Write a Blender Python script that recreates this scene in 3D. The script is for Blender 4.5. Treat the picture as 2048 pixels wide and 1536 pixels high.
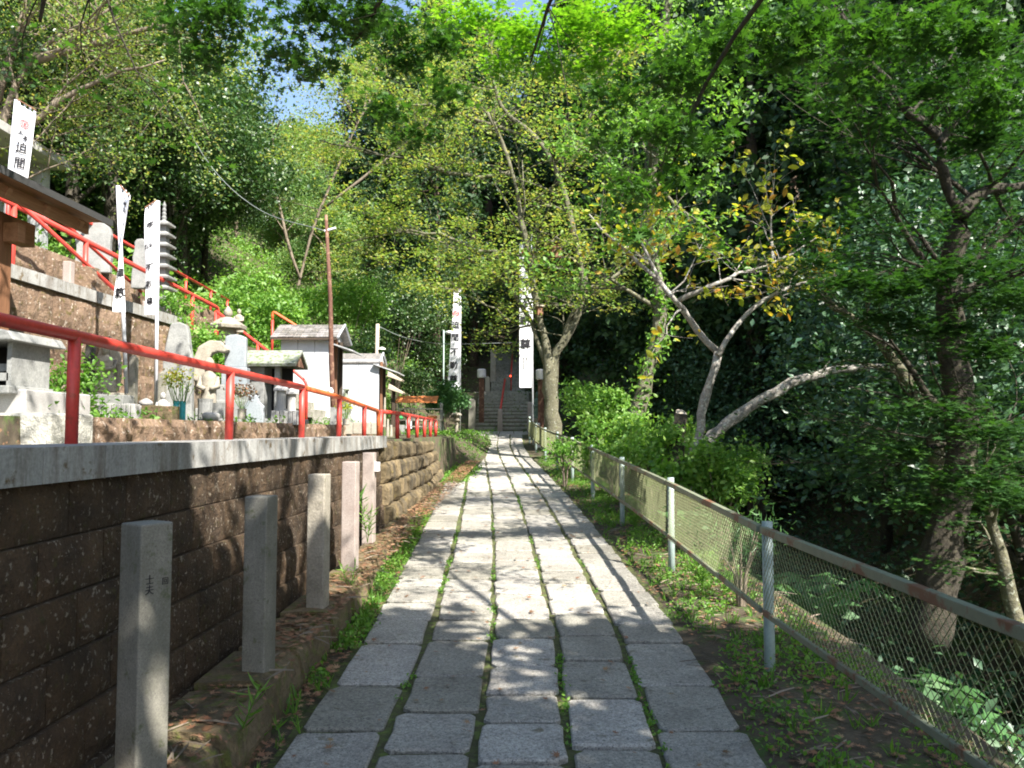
import bpy, math, random
import numpy as np
from mathutils import Vector, Matrix, noise as mnoise

R = math.radians
scene = bpy.context.scene
for o in list(bpy.data.objects):
    bpy.data.objects.remove(o)

# ------------------------------------------------------------------ camera, sky, sun, exposure
EYE, F, HZ = 1.55, 1600.0, 862.0          # eye height, focal length in photo pixels, horizon row
PITCH = math.atan((HZ - 768) / F)
cam = bpy.data.cameras.new('camera')
cam.sensor_width = 36
cam.lens = 36 * F / 2048
cam.clip_start = 0.05
cam.clip_end = 600
camo = bpy.data.objects.new('camera', cam)
camo.location = (0, 0, EYE)
camo.rotation_euler = (math.pi / 2 + PITCH, 0, 0)
scene.collection.objects.link(camo)
scene.camera = camo

SUN = Vector((0.62, -0.70, 0.98)).normalized()      # towards the sun
world = bpy.data.worlds.new('World')
scene.world = world
world.use_nodes = True
wn = world.node_tree
bg = wn.nodes['Background']
sky = wn.nodes.new('ShaderNodeTexSky')
sky.sky_type = 'NISHITA'
sky.sun_disc = False
sky.sun_elevation = math.asin(SUN.z)
sky.sun_rotation = math.atan2(SUN.x, SUN.y)
sky.air_density = 1.0
sky.dust_density = 1.2
wn.links.new(sky.outputs[0], bg.inputs[0])
bg.inputs[1].default_value = 0.105
sl = bpy.data.lights.new('sun', 'SUN')
sl.energy = 5.0
sl.angle = R(0.55)
sl.color = (1.0, 0.945, 0.86)
so = bpy.data.objects.new('sun', sl)
so.rotation_euler = SUN.to_track_quat('Z', 'Y').to_euler()
so.location = SUN * 60
scene.collection.objects.link(so)
scene.view_settings.view_transform = 'Standard'
scene.view_settings.look = 'None'
scene.view_settings.gamma = 1
scene.view_settings.exposure = 1.6
scene.view_settings.use_curve_mapping = False
cy = scene.cycles
cy.max_bounces = 8
cy.diffuse_bounces = 4
cy.transmission_bounces = 5
cy.glossy_bounces = 3
cy.transparent_max_bounces = 6
cy.use_denoising = True
cy.filter_width = 1.9

# ------------------------------------------------------------------ helpers
def at(u, v, Y):
    """world point on the sight line through photo pixel (u, v) at distance Y"""
    a, b = (u - 1024) / F, (768 - v) / F
    dy = math.cos(PITCH) - b * math.sin(PITCH)
    dz = math.sin(PITCH) + b * math.cos(PITCH)
    return Vector((a / dy * Y, Y, EYE + dz / dy * Y))

def link(o, parent=None):
    scene.collection.objects.link(o)
    if parent is not None:
        o.parent = parent
    return o

def tag(o, label=None, cat=None, group=None, kind=None):
    if label: o['label'] = label
    if cat: o['category'] = cat
    if group: o['group'] = group
    if kind: o['kind'] = kind
    return o

def empty(name, loc=(0, 0, 0), rz=0, label=None, cat=None, group=None, kind=None):
    o = bpy.data.objects.new(name, None)
    o.empty_display_size = 0.2
    o.location = loc
    o.rotation_euler = (0, 0, rz)
    return tag(link(o), label, cat, group, kind)

def copy_tree(o, parent=None):
    c = o.copy()
    scene.collection.objects.link(c)
    c.parent = parent
    for ch in list(o.children):
        copy_tree(ch, c)
    return c

class MB:
    """collects vertices and faces, builds ONE mesh object"""
    def __init__(s):
        s.v, s.f = [], []
    def add(s, vs, fs):
        n = len(s.v)
        s.v += [tuple(p) for p in vs]
        s.f += [tuple(i + n for i in f) for f in fs]
        return s
    def box(s, c, d, rz=0, taper=1.0, M=None):
        x, y, z = d[0] / 2, d[1] / 2, d[2] / 2
        vs = []
        for k, t in ((-1, 1.0), (1, taper)):
            for a, b in ((-1, -1), (1, -1), (1, 1), (-1, 1)):
                p = Vector((a * x * t, b * y * t, k * z))
                if rz: p.rotate(Matrix.Rotation(rz, 3, 'Z'))
                if M is not None: p = M @ p
                vs.append(p + Vector(c))
        return s.add(vs, [(3, 2, 1, 0), (4, 5, 6, 7), (0, 1, 5, 4), (1, 2, 6, 5), (2, 3, 7, 6), (3, 0, 4, 7)])
    def tube(s, pts, r, n=8, cap=True):
        pts = [Vector(p) for p in pts]
        rs = r if isinstance(r, (list, tuple)) else [r] * len(pts)
        vs, fs = [], []
        ref = Vector((0.13, 0.31, 0.94))
        for i, p in enumerate(pts):
            t = (pts[min(i + 1, len(pts) - 1)] - pts[max(i - 1, 0)])
            if t.length < 1e-9: t = Vector((0, 0, 1))
            t.normalize()
            a = t.cross(ref)
            if a.length < .2: a = t.cross(Vector((1, 0, 0)))
            a.normalize(); b = t.cross(a)
            for k in range(n):
                w = 2 * math.pi * k / n
                vs.append(p + (a * math.cos(w) + b * math.sin(w)) * rs[i])
        for i in range(len(pts) - 1):
            for k in range(n):
                fs.append((i * n + k, i * n + (k + 1) % n, (i + 1) * n + (k + 1) % n, (i + 1) * n + k))
        if cap:
            fs.append(tuple(range(n))[::-1]); fs.append(tuple((len(pts) - 1) * n + k for k in range(n)))
        return s.add(vs, fs)
    def lathe(s, prof, c=(0, 0, 0), n=16, sides=None):
        n = sides or n
        c = Vector(c); vs, fs = [], []
        off = math.pi / n if sides else 0
        for (r, z) in prof:
            for k in range(n):
                w = 2 * math.pi * k / n + off
                vs.append(c + Vector((r * math.cos(w), r * math.sin(w), z)))
        for i in range(len(prof) - 1):
            for k in range(n):
                fs.append((i * n + k, i * n + (k + 1) % n, (i + 1) * n + (k + 1) % n, (i + 1) * n + k))
        fs.append(tuple(range(n))[::-1]); fs.append(tuple((len(prof) - 1) * n + k for k in range(n)))
        return s.add(vs, fs)
    def prism(s, outline, y0, y1):
        """outline in x,z extruded along y"""
        n = len(outline)
        vs = [(x, y0, z) for x, z in outline] + [(x, y1, z) for x, z in outline]
        fs = [tuple(range(n)), tuple(range(2 * n - 1, n - 1, -1))]
        fs += [(i, (i + 1) % n + 0, (i + 1) % n + n, i + n)[::-1] for i in range(n)]
        return s.add(vs, fs)
    def mesh(s, name, m, smooth=False):
        me = bpy.data.meshes.new(name)
        me.from_pydata(s.v, [], s.f)
        me.materials.append(m)
        if smooth:
            me.polygons.foreach_set('use_smooth', [True] * len(me.polygons))
        me.update()
        return me
    def build(s, name, m, parent=None, smooth=False, bevel=0, loc=None):
        o = link(bpy.data.objects.new(name, s.mesh(name, m, smooth)), parent)
        if loc is not None: o.location = loc
        if bevel:
            b = o.modifiers.new('bevel', 'BEVEL'); b.width = bevel; b.segments = 2; b.limit_method = 'ANGLE'
        return o

def fix(o):
    """outward normals"""
    import bmesh
    bm = bmesh.new(); bm.from_mesh(o.data)
    bmesh.ops.recalc_face_normals(bm, faces=bm.faces)
    bm.to_mesh(o.data); bm.free()
    return o

# ------------------------------------------------------------------ materials
def new_mat(name):
    m = bpy.data.materials.new(name); m.use_nodes = True
    nt = m.node_tree
    return m, nt, nt.nodes['Principled BSDF']

def ramp(nt, fac, stops):
    r = nt.nodes.new('ShaderNodeValToRGB')
    e = r.color_ramp.elements
    while len(e) < len(stops): e.new(0.5)
    for i, (p, c) in enumerate(stops):
        e[i].position = p; e[i].color = (c[0], c[1], c[2], 1)
    nt.links.new(fac, r.inputs[0])
    return r.outputs[0]

def nz(nt, vec, scale, detail=6, rough=0.6, dist=0):
    n = nt.nodes.new('ShaderNodeTexNoise')
    n.inputs['Scale'].default_value = scale; n.inputs['Detail'].default_value = detail
    n.inputs['Roughness'].default_value = rough; n.inputs['Distortion'].default_value = dist
    nt.links.new(vec, n.inputs['Vector'])
    return n.outputs['Fac']

def mixc(nt, fac, a, b, mode='MIX'):
    n = nt.nodes.new('ShaderNodeMix'); n.data_type = 'RGBA'; n.blend_type = mode
    for s, x in ((n.inputs[0], fac), (n.inputs[6], a), (n.inputs[7], b)):
        if hasattr(x, 'links') or hasattr(x, 'node'): nt.links.new(x, s)
        elif isinstance(x, (int, float)): s.default_value = x
        else: s.default_value = (x[0], x[1], x[2], 1)
    return n.outputs[2]

def stone(name, c1, c2, spot=None, scale=3, fine=45, bump=.35, rough=.85, spot_at=.62, moss=None, moss_at=.55,
          streak=None, grain=.35, depth=.01, vary=0.0, speck=None):
    m, nt, b = new_mat(name)
    g = nt.nodes.new('ShaderNodeNewGeometry'); P = g.outputs['Position']
    big = nz(nt, P, scale); fin = nz(nt, P, fine, 4, .7); mid = nz(nt, P, scale * 3.7, 5, .65)
    col = ramp(nt, big, [(.32, c1), (.68, c2)])
    if moss: col = mixc(nt, ramp(nt, mid, [(moss_at, (0, 0, 0)), (moss_at + .1, (1, 1, 1))]), col, moss)
    if streak:
        mp = nt.nodes.new('ShaderNodeMapping'); mp.inputs['Scale'].default_value = (4.5, 4.5, .8)
        nt.links.new(P, mp.inputs[0])
        st = nz(nt, mp.outputs[0], 1.6, 5, .7)
        col = mixc(nt, ramp(nt, st, [(.47, (0, 0, 0)), (.72, (.9, .9, .9))]), col, streak)
    if spot:
        col = mixc(nt, ramp(nt, nz(nt, P, fine * .55, 3, .6), [(spot_at, (0, 0, 0)), (spot_at + .06, (1, 1, 1))]), col, spot)
    if speck:
        col = mixc(nt, ramp(nt, nz(nt, P, fine * 2.6, 2, .5), [(.58, (0, 0, 0)), (.66, (1, 1, 1))]), col, speck)
    gr = ramp(nt, fin, [(.25, (1 - grain,) * 3), (.75, (1 + grain * .6,) * 3)])
    col = mixc(nt, 1.0, col, gr, 'MULTIPLY')
    if vary:
        oi = nt.nodes.new('ShaderNodeObjectInfo')
        col = mixc(nt, 1.0, col, ramp(nt, oi.outputs['Random'], [(0, (1 - vary, 1 - vary, 1 - vary * 1.2)), (1, (1 + vary * .4,) * 3)]), 'MULTIPLY')
    nt.links.new(col, b.inputs['Base Color'])
    b.inputs['Roughness'].default_value = rough
    bm = nt.nodes.new('ShaderNodeBump'); bm.inputs['Strength'].default_value = bump; bm.inputs['Distance'].default_value = depth
    ad = nt.nodes.new('ShaderNodeMath'); ad.operation = 'MULTIPLY_ADD'
    nt.links.new(fin, ad.inputs[0]); ad.inputs[1].default_value = .5; nt.links.new(mid, ad.inputs[2])
    nt.links.new(ad.outputs[0], bm.inputs['Height']); nt.links.new(bm.outputs[0], b.inputs['Normal'])
    return m

def leafmat(name, cols, trans=.45, rough=.45, tcol=None, spec=.5):
    m, nt, b = new_mat(name)
    g = nt.nodes.new('ShaderNodeNewGeometry')
    n = len(cols)
    col = ramp(nt, g.outputs['Random Per Island'], [(i / max(1, n - 1), c) for i, c in enumerate(cols)])
    big = nz(nt, g.outputs['Position'], .7, 2)
    col = mixc(nt, 1.0, col, ramp(nt, big, [(.3, (.75, .8, .7)), (.7, (1.2, 1.15, 1.0))]), 'MULTIPLY')
    nt.links.new(col, b.inputs['Base Color'])
    b.inputs['Roughness'].default_value = rough
    b.inputs['Specular IOR Level'].default_value = spec
    tr = nt.nodes.new('ShaderNodeBsdfTranslucent')
    tc = mixc(nt, 1.0, col, tcol or (1.5, 1.6, .7), 'MULTIPLY')
    nt.links.new(tc, tr.inputs[0])
    mx = nt.nodes.new('ShaderNodeMixShader'); mx.inputs[0].default_value = trans
    nt.links.new(b.outputs[0], mx.inputs[1]); nt.links.new(tr.outputs[0], mx.inputs[2])
    nt.links.new(mx.outputs[0], nt.nodes['Material Output'].inputs[0])
    return m

def plain(name, c, rough=.5, metal=0, wear=None, scale=8, at_=.6, bump=0, emit=0):
    m, nt, b = new_mat(name)
    g = nt.nodes.new('ShaderNodeNewGeometry'); P = g.outputs['Position']
    fac = nz(nt, P, scale, 6, .7)
    col = mixc(nt, 1.0, c, ramp(nt, nz(nt, P, scale * 4, 4), [(.3, (.85, .85, .85)), (.7, (1.1, 1.1, 1.1))]), 'MULTIPLY')
    if wear: col = mixc(nt, ramp(nt, fac, [(at_, (0, 0, 0)), (at_ + .07, (1, 1, 1))]), col, wear)
    nt.links.new(col, b.inputs['Base Color'])
    b.inputs['Roughness'].default_value = rough; b.inputs['Metallic'].default_value = metal
    if bump:
        bm = nt.nodes.new('ShaderNodeBump'); bm.inputs['Strength'].default_value = bump; bm.inputs['Distance'].default_value = .004
        nt.links.new(fac, bm.inputs['Height']); nt.links.new(bm.outputs[0], b.inputs['Normal'])
    if emit:
        b.inputs['Emission Color'].default_value = (c[0], c[1], c[2], 1); b.inputs['Emission Strength'].default_value = emit
    return m

def woodmat(name, c1, c2, axis=0, rough=.7):
    m, nt, b = new_mat(name)
    g = nt.nodes.new('ShaderNodeNewGeometry')
    mp = nt.nodes.new('ShaderNodeMapping'); sc = [22, 22, 22]; sc[axis] = 1.6
    mp.inputs['Scale'].default_value = sc
    nt.links.new(g.outputs['Position'], mp.inputs[0])
    f = nz(nt, mp.outputs[0], 1.5, 6, .65, .6)
    nt.links.new(ramp(nt, f, [(.3, c1), (.7, c2)]), b.inputs['Base Color'])
    b.inputs['Roughness'].default_value = rough
    bm = nt.nodes.new('ShaderNodeBump'); bm.inputs['Strength'].default_value = .3; bm.inputs['Distance'].default_value = .004
    nt.links.new(f, bm.inputs['Height']); nt.links.new(bm.outputs[0], b.inputs['Normal'])
    return m

M = dict(
    slab=stone('granite_paving', (.30, .28, .25), (.45, .43, .385), scale=3.2, fine=55, bump=.9, rough=.85, grain=.6, vary=.30,
               speck=(.12, .12, .12), moss=(.20, .18, .13), moss_at=.60, depth=.02),
    bed=stone('joint_soil_and_moss', (.05, .042, .025), (.09, .10, .03), scale=5, fine=60, bump=.8, rough=1, moss=(.11, .15, .03), moss_at=.5, depth=.02),
    soil=stone('forest_soil', (.055, .042, .026), (.095, .075, .045), scale=1.3, fine=26, bump=.9, rough=1, moss=(.06, .10, .02), moss_at=.5, spot=(.2, .11, .06), spot_at=.64, depth=.03),
    block=stone('brown_split_block', (.055, .034, .019), (.15, .092, .048), spot=(.36, .30, .23), spot_at=.60, scale=5, fine=75, bump=1.0, rough=.95,
                moss=(.10, .08, .025), moss_at=.58, depth=.05, vary=.22),
    block2=stone('pink_brown_block', (.15, .095, .06), (.27, .185, .125), spot=(.45, .38, .31), spot_at=.60, scale=3, fine=34, bump=1, rough=.95,
                 moss=(.13, .10, .03), moss_at=.55, depth=.03, vary=.15),
    cap=stone('concrete_cap', (.30, .30, .29), (.42, .42, .40), scale=3, fine=60, bump=.3, rough=.85, streak=(.11, .075, .04), moss=(.15, .11, .06), moss_at=.58, depth=.006, vary=.08),
    post=stone('granite_post', (.17, .165, .13), (.28, .265, .225), scale=5, fine=120, bump=.35, rough=.85, speck=(.13, .125, .11), moss=(.12, .13, .07), moss_at=.58, streak=(.15, .145, .11), depth=.006),
    pinkpost=stone('pinkish_granite_post', (.31, .25, .22), (.40, .345, .31), scale=5, fine=120, bump=.35, rough=.85, speck=(.22, .17, .15), moss=(.38, .42, .33), moss_at=.70, depth=.006),
    beige2=stone('dull_beige_stone', (.24, .215, .17), (.36, .33, .27), scale=6, fine=60, bump=.6, rough=.9, moss=(.17, .17, .09), moss_at=.6, depth=.012),
    ledge=stone('mossy_curb', (.11, .085, .045), (.2, .15, .085), scale=3.5, fine=40, bump=1, rough=1, moss=(.13, .14, .035), moss_at=.52, spot=(.3, .15, .10), spot_at=.62, depth=.03),
    rubble=stone('old_rubble_stone', (.10, .075, .04), (.24, .18, .10), scale=3, fine=35, bump=1, rough=.95, streak=(.035, .033, .03), moss=(.2, .15, .04), moss_at=.58, depth=.03, vary=.3),
    granite=stone('pale_granite', (.33, .325, .31), (.45, .44, .42), scale=4, fine=140, bump=.2, rough=.8, speck=(.3, .3, .3), depth=.004),
    white_rough=stone('rough_white_granite', (.42, .41, .36), (.58, .57, .50), scale=6, fine=50, bump=1, rough=.9, spot=(.25, .26, .16), spot_at=.66, depth=.02),
    grey=stone('weathered_grey_stone', (.19, .195, .19), (.31, .315, .30), scale=4, fine=60, bump=.4, rough=.85, moss=(.2, .22, .15), moss_at=.64, depth=.01),
    bluegrey=stone('polished_blue_grey_stone', (.22, .25, .27), (.33, .36, .38), scale=2.2, fine=60, bump=.08, rough=.35, depth=.003),
    beige=stone('beige_stone', (.30, .27, .21), (.42, .385, .32), scale=5, fine=60, bump=.5, rough=.9, moss=(.3, .28, .16), moss_at=.62, depth=.012),
    dark=stone('dark_lava_stone', (.035, .035, .032), (.08, .08, .07), scale=8, fine=50, bump=.8, rough=.95, depth=.02),  # wall joint backing, and the slab that stands in for a shadow
    step=stone('stair_stone', (.22, .21, .175), (.36, .345, .30), scale=4, fine=50, bump=.7, rough=.95, moss=(.10, .12, .04), moss_at=.54, depth=.015),
    gravel=stone('terrace_gravel', (.26, .23, .17), (.36, .32, .25), scale=4, fine=60, bump=.8, rough=1, moss=(.17, .2, .06), moss_at=.54, depth=.02),
    conc=stone('grey_concrete', (.36, .37, .38), (.45, .46, .47), scale=1.5, fine=30, bump=.15, rough=.8, streak=(.24, .24, .24), depth=.004),
    white_wall=stone('pale_blue_grey_sheet_wall', (.40, .425, .45), (.48, .50, .52), scale=1.8, fine=20, bump=.08, rough=.6, grain=.1, moss=(.34, .34, .31), moss_at=.62, depth=.003),
    shingle=stone('weathered_shingle', (.12, .115, .115), (.25, .235, .23), scale=6, fine=40, bump=.6, rough=.95, spot=(.36, .31, .29), spot_at=.58, depth=.012, vary=.35),
    mossroof=stone('mossy_stone_roof', (.20, .22, .18), (.30, .31, .27), scale=5, fine=40, bump=.7, rough=.95, moss=(.12, .16, .06), moss_at=.5, depth=.012),
    red=plain('red_paint', (.60, .06, .045), .45, 0, wear=(.36, .06, .035), scale=9, at_=.56),
    redfade=plain('faded_orange_red_paint', (.66, .13, .04), .45, 0, wear=(.30, .10, .05), scale=14, at_=.55),
    fence=plain('pale_green_fence_paint', (.30, .38, .36), .45, .0, wear=(.20, .12, .07), scale=9, at_=.66),
    rail=plain('rusty_fence_rail', (.20, .22, .15), .6, .1, wear=(.17, .08, .045), scale=4, at_=.52, bump=.3),
    wire=plain('weathered_green_wire', (.20, .22, .10), .5, .2, wear=(.16, .10, .05), scale=5, at_=.62),
    cloth=plain('white_banner_cloth', (.78, .79, .82), .9, 0),
    ink=plain('black_ink', (.02, .02, .025), .8),
    crest=plain('red_crest_ink', (.75, .12, .12), .8),
    whitepole=plain('white_flag_pole', (.74, .75, .80), .35),
    rust=plain('rusty_pipe', (.12, .055, .035), .85, .1, wear=(.24, .14, .09), scale=7, at_=.52, bump=.4),
    brown=woodmat('brown_timber', (.22, .10, .05), (.38, .20, .11), 1),
    brownz=woodmat('brown_timber_upright', (.13, .06, .03), (.27, .13, .065), 2),
    darkwood=woodmat('dark_timber', (.035, .024, .016), (.08, .055, .035), 2),
    roofdark=plain('dark_roof_sheet', (.05, .05, .05), .6, 0, scale=6),
    orange=plain('orange_roof_board', (.62, .20, .06), .7, 0, wear=(.45, .15, .05), scale=10, at_=.55),
    pale_wood=woodmat('pale_timber', (.38, .32, .24), (.52, .46, .37), 0),
    shade=plain('dark_hollow', (.012, .012, .012), .9),  # near black colour stands in for the shade inside openings
    teal=plain('teal_plastic', (.03, .33, .36), .4),
    blue=plain('blue_plastic', (.03, .18, .55), .4),
    green_cloth=plain('green_plastic', (.04, .35, .10), .5),
    paper=plain('white_paper', (.8, .8, .8), .7),
    ceramic=plain('white_ceramic', (.78, .77, .75), .25),
    bronze=plain('verdigris_statue', (.07, .13, .115), .7, 0, wear=(.12, .18, .15), scale=10, at_=.5),
    cable=plain('grey_cable', (.22, .25, .24), .6),
    lampwhite=plain('white_lamp_shade', (.75, .72, .74), .4),
    redlamp=plain('lit_red_lamp', (1.0, .05, .02), .4, emit=4),
    bark=stone('grey_lichen_bark', (.085, .08, .05), (.17, .16, .105), spot=(.30, .31, .24), spot_at=.60, scale=7, fine=40, bump=1, rough=.95, moss=(.16, .17, .06), moss_at=.58, depth=.02),
    barkpale=stone('pale_lichen_bark', (.24, .215, .19), (.40, .38, .34), spot=(.5, .51, .46), spot_at=.56, scale=9, fine=36, bump=1, rough=.95, moss=(.12, .11, .07), moss_at=.60, depth=.015),
    barkdark=stone('dark_bark', (.028, .023, .017), (.07, .06, .042), scale=7, fine=40, bump=1, rough=.95, moss=(.10, .11, .04), moss_at=.6, depth=.02),
    cedarbark=stone('cedar_bark', (.10, .07, .05), (.18, .13, .09), scale=4, fine=30, bump=1, rough=.95, streak=(.05, .04, .03), depth=.03),
    twig=stone('dry_twig', (.15, .12, .085), (.26, .21, .16), scale=8, fine=40, bump=.5, rough=.9),
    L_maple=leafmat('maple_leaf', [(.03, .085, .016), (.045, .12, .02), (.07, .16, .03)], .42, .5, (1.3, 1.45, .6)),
    L_mapledark=leafmat('shaded_maple_leaf', [(.022, .07, .02), (.035, .095, .022), (.055, .13, .03)], .35, .5, (1.2, 1.35, .6)),  # darker copy of the maple leaf, shade painted into the colour
    L_cherry=leafmat('cherry_leaf', [(.15, .27, .08), (.22, .34, .10), (.30, .38, .13), (.40, .36, .13)], .52, .5, (1.4, 1.4, .6)),
    L_yellow=leafmat('yellowing_leaf', [(.24, .36, .05), (.38, .46, .06), (.48, .50, .08), (.44, .50, .08), (.55, .44, .08), (.50, .24, .06)], .5, .4, (1.3, 1.25, .5)),
    L_lime=leafmat('lime_maple_leaf', [(.10, .25, .02), (.15, .32, .03), (.20, .36, .04)], .5, .5, (1.5, 1.6, .6)),  # lit copy of the maple leaf, backlight painted into the colour
    L_ever=leafmat('glossy_evergreen_leaf', [(.025, .07, .022), (.04, .10, .03), (.06, .125, .035), (.10, .15, .05)], .22, .42, (1.3, 1.5, .6), .7),
    L_everblue=leafmat('bluish_evergreen_leaf', [(.04, .10, .06), (.06, .13, .075), (.10, .18, .10)], .2, .42, (1.2, 1.5, .7), .6),
    L_light=leafmat('light_green_leaf', [(.11, .25, .05), (.16, .32, .06), (.22, .36, .08)], .42, .5, (1.4, 1.5, .7)),
    L_far=leafmat('far_hillside_leaf', [(.12, .24, .08), (.17, .30, .11), (.22, .34, .13), (.26, .30, .11)], .42, .6, (1.3, 1.4, .7)),  # leaf colour lightened to stand in for haze over the far hillside
    L_cedar=leafmat('cedar_needle', [(.02, .055, .02), (.03, .075, .025), (.05, .10, .03)], .2, .6, (1.2, 1.4, .6)),
    L_weed=leafmat('weed_leaf', [(.08, .20, .03), (.13, .28, .04), (.19, .34, .06)], .4, .5, (1.3, 1.5, .6)),
    L_dead=leafmat('fallen_leaf', [(.22, .10, .06), (.30, .15, .09), (.15, .08, .045), (.34, .20, .13), (.26, .19, .10)], .15, .8, (1, 1, 1)),
    L_fern=leafmat('fern_frond', [(.06, .16, .06), (.10, .22, .08)], .35, .5, (1.4, 1.6, .7)),
)

# ------------------------------------------------------------------ leaves
def T_oval():
    return np.array([(0, 0, 0), (.27, .38, .07), (.2, .75, .05), (0, 1, 0), (-.2, .75, .05), (-.27, .38, .07)]) - (0, .5, 0), [(0, 1, 2, 3), (0, 3, 4, 5)]
def T_dia():
    return np.array([(0, 0, 0), (.3, .5, .08), (0, 1, 0), (-.3, .5, .08)]) - (0, .5, 0), [(0, 1, 2), (0, 2, 3)]
def T_star():
    lob = [(-128, .45), (-84, .72), (-42, .92), (0, 1.0), (42, .92), (84, .72), (128, .45)]
    pts = []
    for i, (a, r) in enumerate(lob):
        if i:
            m = (a + lob[i - 1][0]) / 2; pts.append((m, .30))
        pts.append((a, r))
    vs = [(0, -.1, 0)] + [(r * .55 * math.sin(R(a)), r * .55 * math.cos(R(a)), .06 * r) for a, r in pts]
    return np.array(vs), [tuple(range(len(vs)))]
def T_blade():
    return np.array([(-.06, 0, 0), (.06, 0, 0), (.04, .6, .05), (0, 1, .18), (-.04, .6, .05)]), [(0, 1, 2, 3, 4)]
def T_stick():
    return np.array([(-.018, 0, 0), (.018, 0, 0), (.05, .5, .03), (.012, 1, 0), (-.0, 1, .02), (.01, .5, .06)]), [(0, 1, 2, 5), (5, 2, 3, 4)]
TEMPL = dict(stick=T_stick(), oval=T_oval(), dia=T_dia(), star=T_star(), blade=T_blade())

def leaf_mesh(name, P, S, m, templ='dia', up=.8, rng=None, dirs=None):
    """one mesh with a leaf at every point of P (N,3), sizes S"""
    rng = rng or np.random.default_rng(1)
    N = len(P)
    tv, tf = TEMPL[templ]
    nrm = rng.normal(size=(N, 3)); nrm /= np.linalg.norm(nrm, axis=1)[:, None]
    nrm = nrm * (1 - up) + np.array([0, 0, 1.0]) * up
    nrm += rng.normal(size=(N, 3)) * .05
    nrm /= np.linalg.norm(nrm, axis=1)[:, None]
    t = rng.normal(size=(N, 3)) if dirs is None else dirs + rng.normal(size=(N, 3)) * .25
    if dirs is None: t -= nrm * (t * nrm).sum(1)[:, None]
    else:
        t /= np.linalg.norm(t, axis=1)[:, None]
        nrm -= t * (t * nrm).sum(1)[:, None]; nrm /= np.linalg.norm(nrm, axis=1)[:, None]
    t /= np.linalg.norm(t, axis=1)[:, None]
    b = np.cross(t, nrm)
    k = len(tv)
    V = (P[:, None, :] + S[:, None, None] * (tv[None, :, 0:1] * b[:, None, :] + tv[None, :, 1:2] * t[:, None, :] + tv[None, :, 2:3] * nrm[:, None, :]))
    me = bpy.data.meshes.new(name)
    me.vertices.add(N * k); me.vertices.foreach_set('co', V.reshape(-1).astype(np.float32))
    ls = [len(f) for f in tf]; flat = np.concatenate([np.array(f) for f in tf])
    idx = (np.arange(N)[:, None] * k + flat[None, :]).reshape(-1)
    me.loops.add(len(idx)); me.loops.foreach_set('vertex_index', idx.astype(np.int32))
    tot = np.tile(np.array(ls), N); st = np.concatenate([[0], np.cumsum(tot)[:-1]])
    me.polygons.add(len(tot)); me.polygons.foreach_set('loop_start', st.astype(np.int32)); me.polygons.foreach_set('loop_total', tot.astype(np.int32))
    me.materials.append(m)
    me.update(calc_edges=True)
    return me

def blob_points(blobs, n, rng, clump=.35, per=28, shell=.55, flat=.6):
    """points gathered in clumps through ellipsoids: blobs = [(centre, (rx,ry,rz))]"""
    vol = np.array([r[0] * r[1] + r[1] * r[2] + r[0] * r[2] for c, r in blobs]); vol /= vol.sum()
    out = []
    nc = max(1, n // per)
    for (c, r), w in zip(blobs, vol):
        k = max(1, int(round(nc * w)))
        d = rng.normal(size=(k, 3)); d /= np.linalg.norm(d, axis=1)[:, None]
        rad = (shell + (1 - shell) * rng.random(k))[:, None] * (.85 + .3 * rng.random(k))[:, None]
        cc = np.array(c) + d * rad * np.array(r)
        sz = clump * (.5 + rng.random(k))
        q = np.repeat(cc, per, axis=0) + rng.normal(size=(k * per, 3)) * np.repeat(sz, per)[:, None] * np.array([.6, .6, .6 * flat])
        out.append(q)
    return np.concatenate(out)

def crown(name, blobs, n, size, m, parent, seed=1, templ='dia', up=.5, clump=.35, per=28, shell=.55, flat=.6, kind=None):
    rng = np.random.default_rng(seed)
    P = blob_points(blobs, n, rng, clump, per, shell, flat)
    S = size * (.6 + .8 * rng.random(len(P)))
    o = bpy.data.objects.new(name, leaf_mesh(name, P, S, m, templ, up, rng))
    link(o, parent)
    return o

def grow(mb, p, d, L, r, depth, rng, tips, spread=.7, nb=3, up=.1, flat=0.0, n=4, sides=5, crook=.18):
    pts, rs = [p.copy()], [r]
    dd = d.normalized()
    for i in range(n):
        dd = (dd + Vector((rng.normal(), rng.normal(), rng.normal() * (1 - flat))) * crook + Vector((0, 0, up * .3))).normalized()
        pts.append(pts[-1] + dd * (L / n)); rs.append(r * (1 - .62 * (i + 1) / n))
    mb.tube(pts, rs, sides, cap=False)
    if depth <= 0:
        tips += pts[1:]
        return
    for k in range(nb):
        i = 1 + int(rng.integers(0, n)); i = min(i, n)
        base = pts[i]
        side = Vector((rng.normal(), rng.normal(), rng.normal() * (1 - flat)))
        nd = ((pts[i] - pts[i - 1]).normalized() + side.normalized() * spread).normalized()
        if flat: nd.z *= (1 - flat * .7)
        grow(mb, base, nd, L * (.5 + .3 * rng.random()), rs[i] * .7, depth - 1, rng, tips, spread, nb, up, flat, n, max(3, sides - 1), crook)

def pxs(lst, Y):
    return [at(q[0], q[1], q[2] if len(q) > 2 else Y) for q in lst]

def smooth(pts, k=3):
    """Catmull-Rom through points"""
    P = [pts[0] + (pts[0] - pts[1])] + list(pts) + [pts[-1] + (pts[-1] - pts[-2])]
    out = []
    for i in range(1, len(P) - 2):
        for j in range(k):
            t = j / k
            out.append(.5 * ((2 * P[i]) + (P[i + 1] - P[i - 1]) * t + (2 * P[i - 1] - 5 * P[i] + 4 * P[i + 1] - P[i + 2]) * t * t
                             + (3 * P[i] - P[i - 1] - 3 * P[i + 1] + P[i + 2]) * t ** 3))
    out.append(Vector(pts[-1]))
    return out

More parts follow.
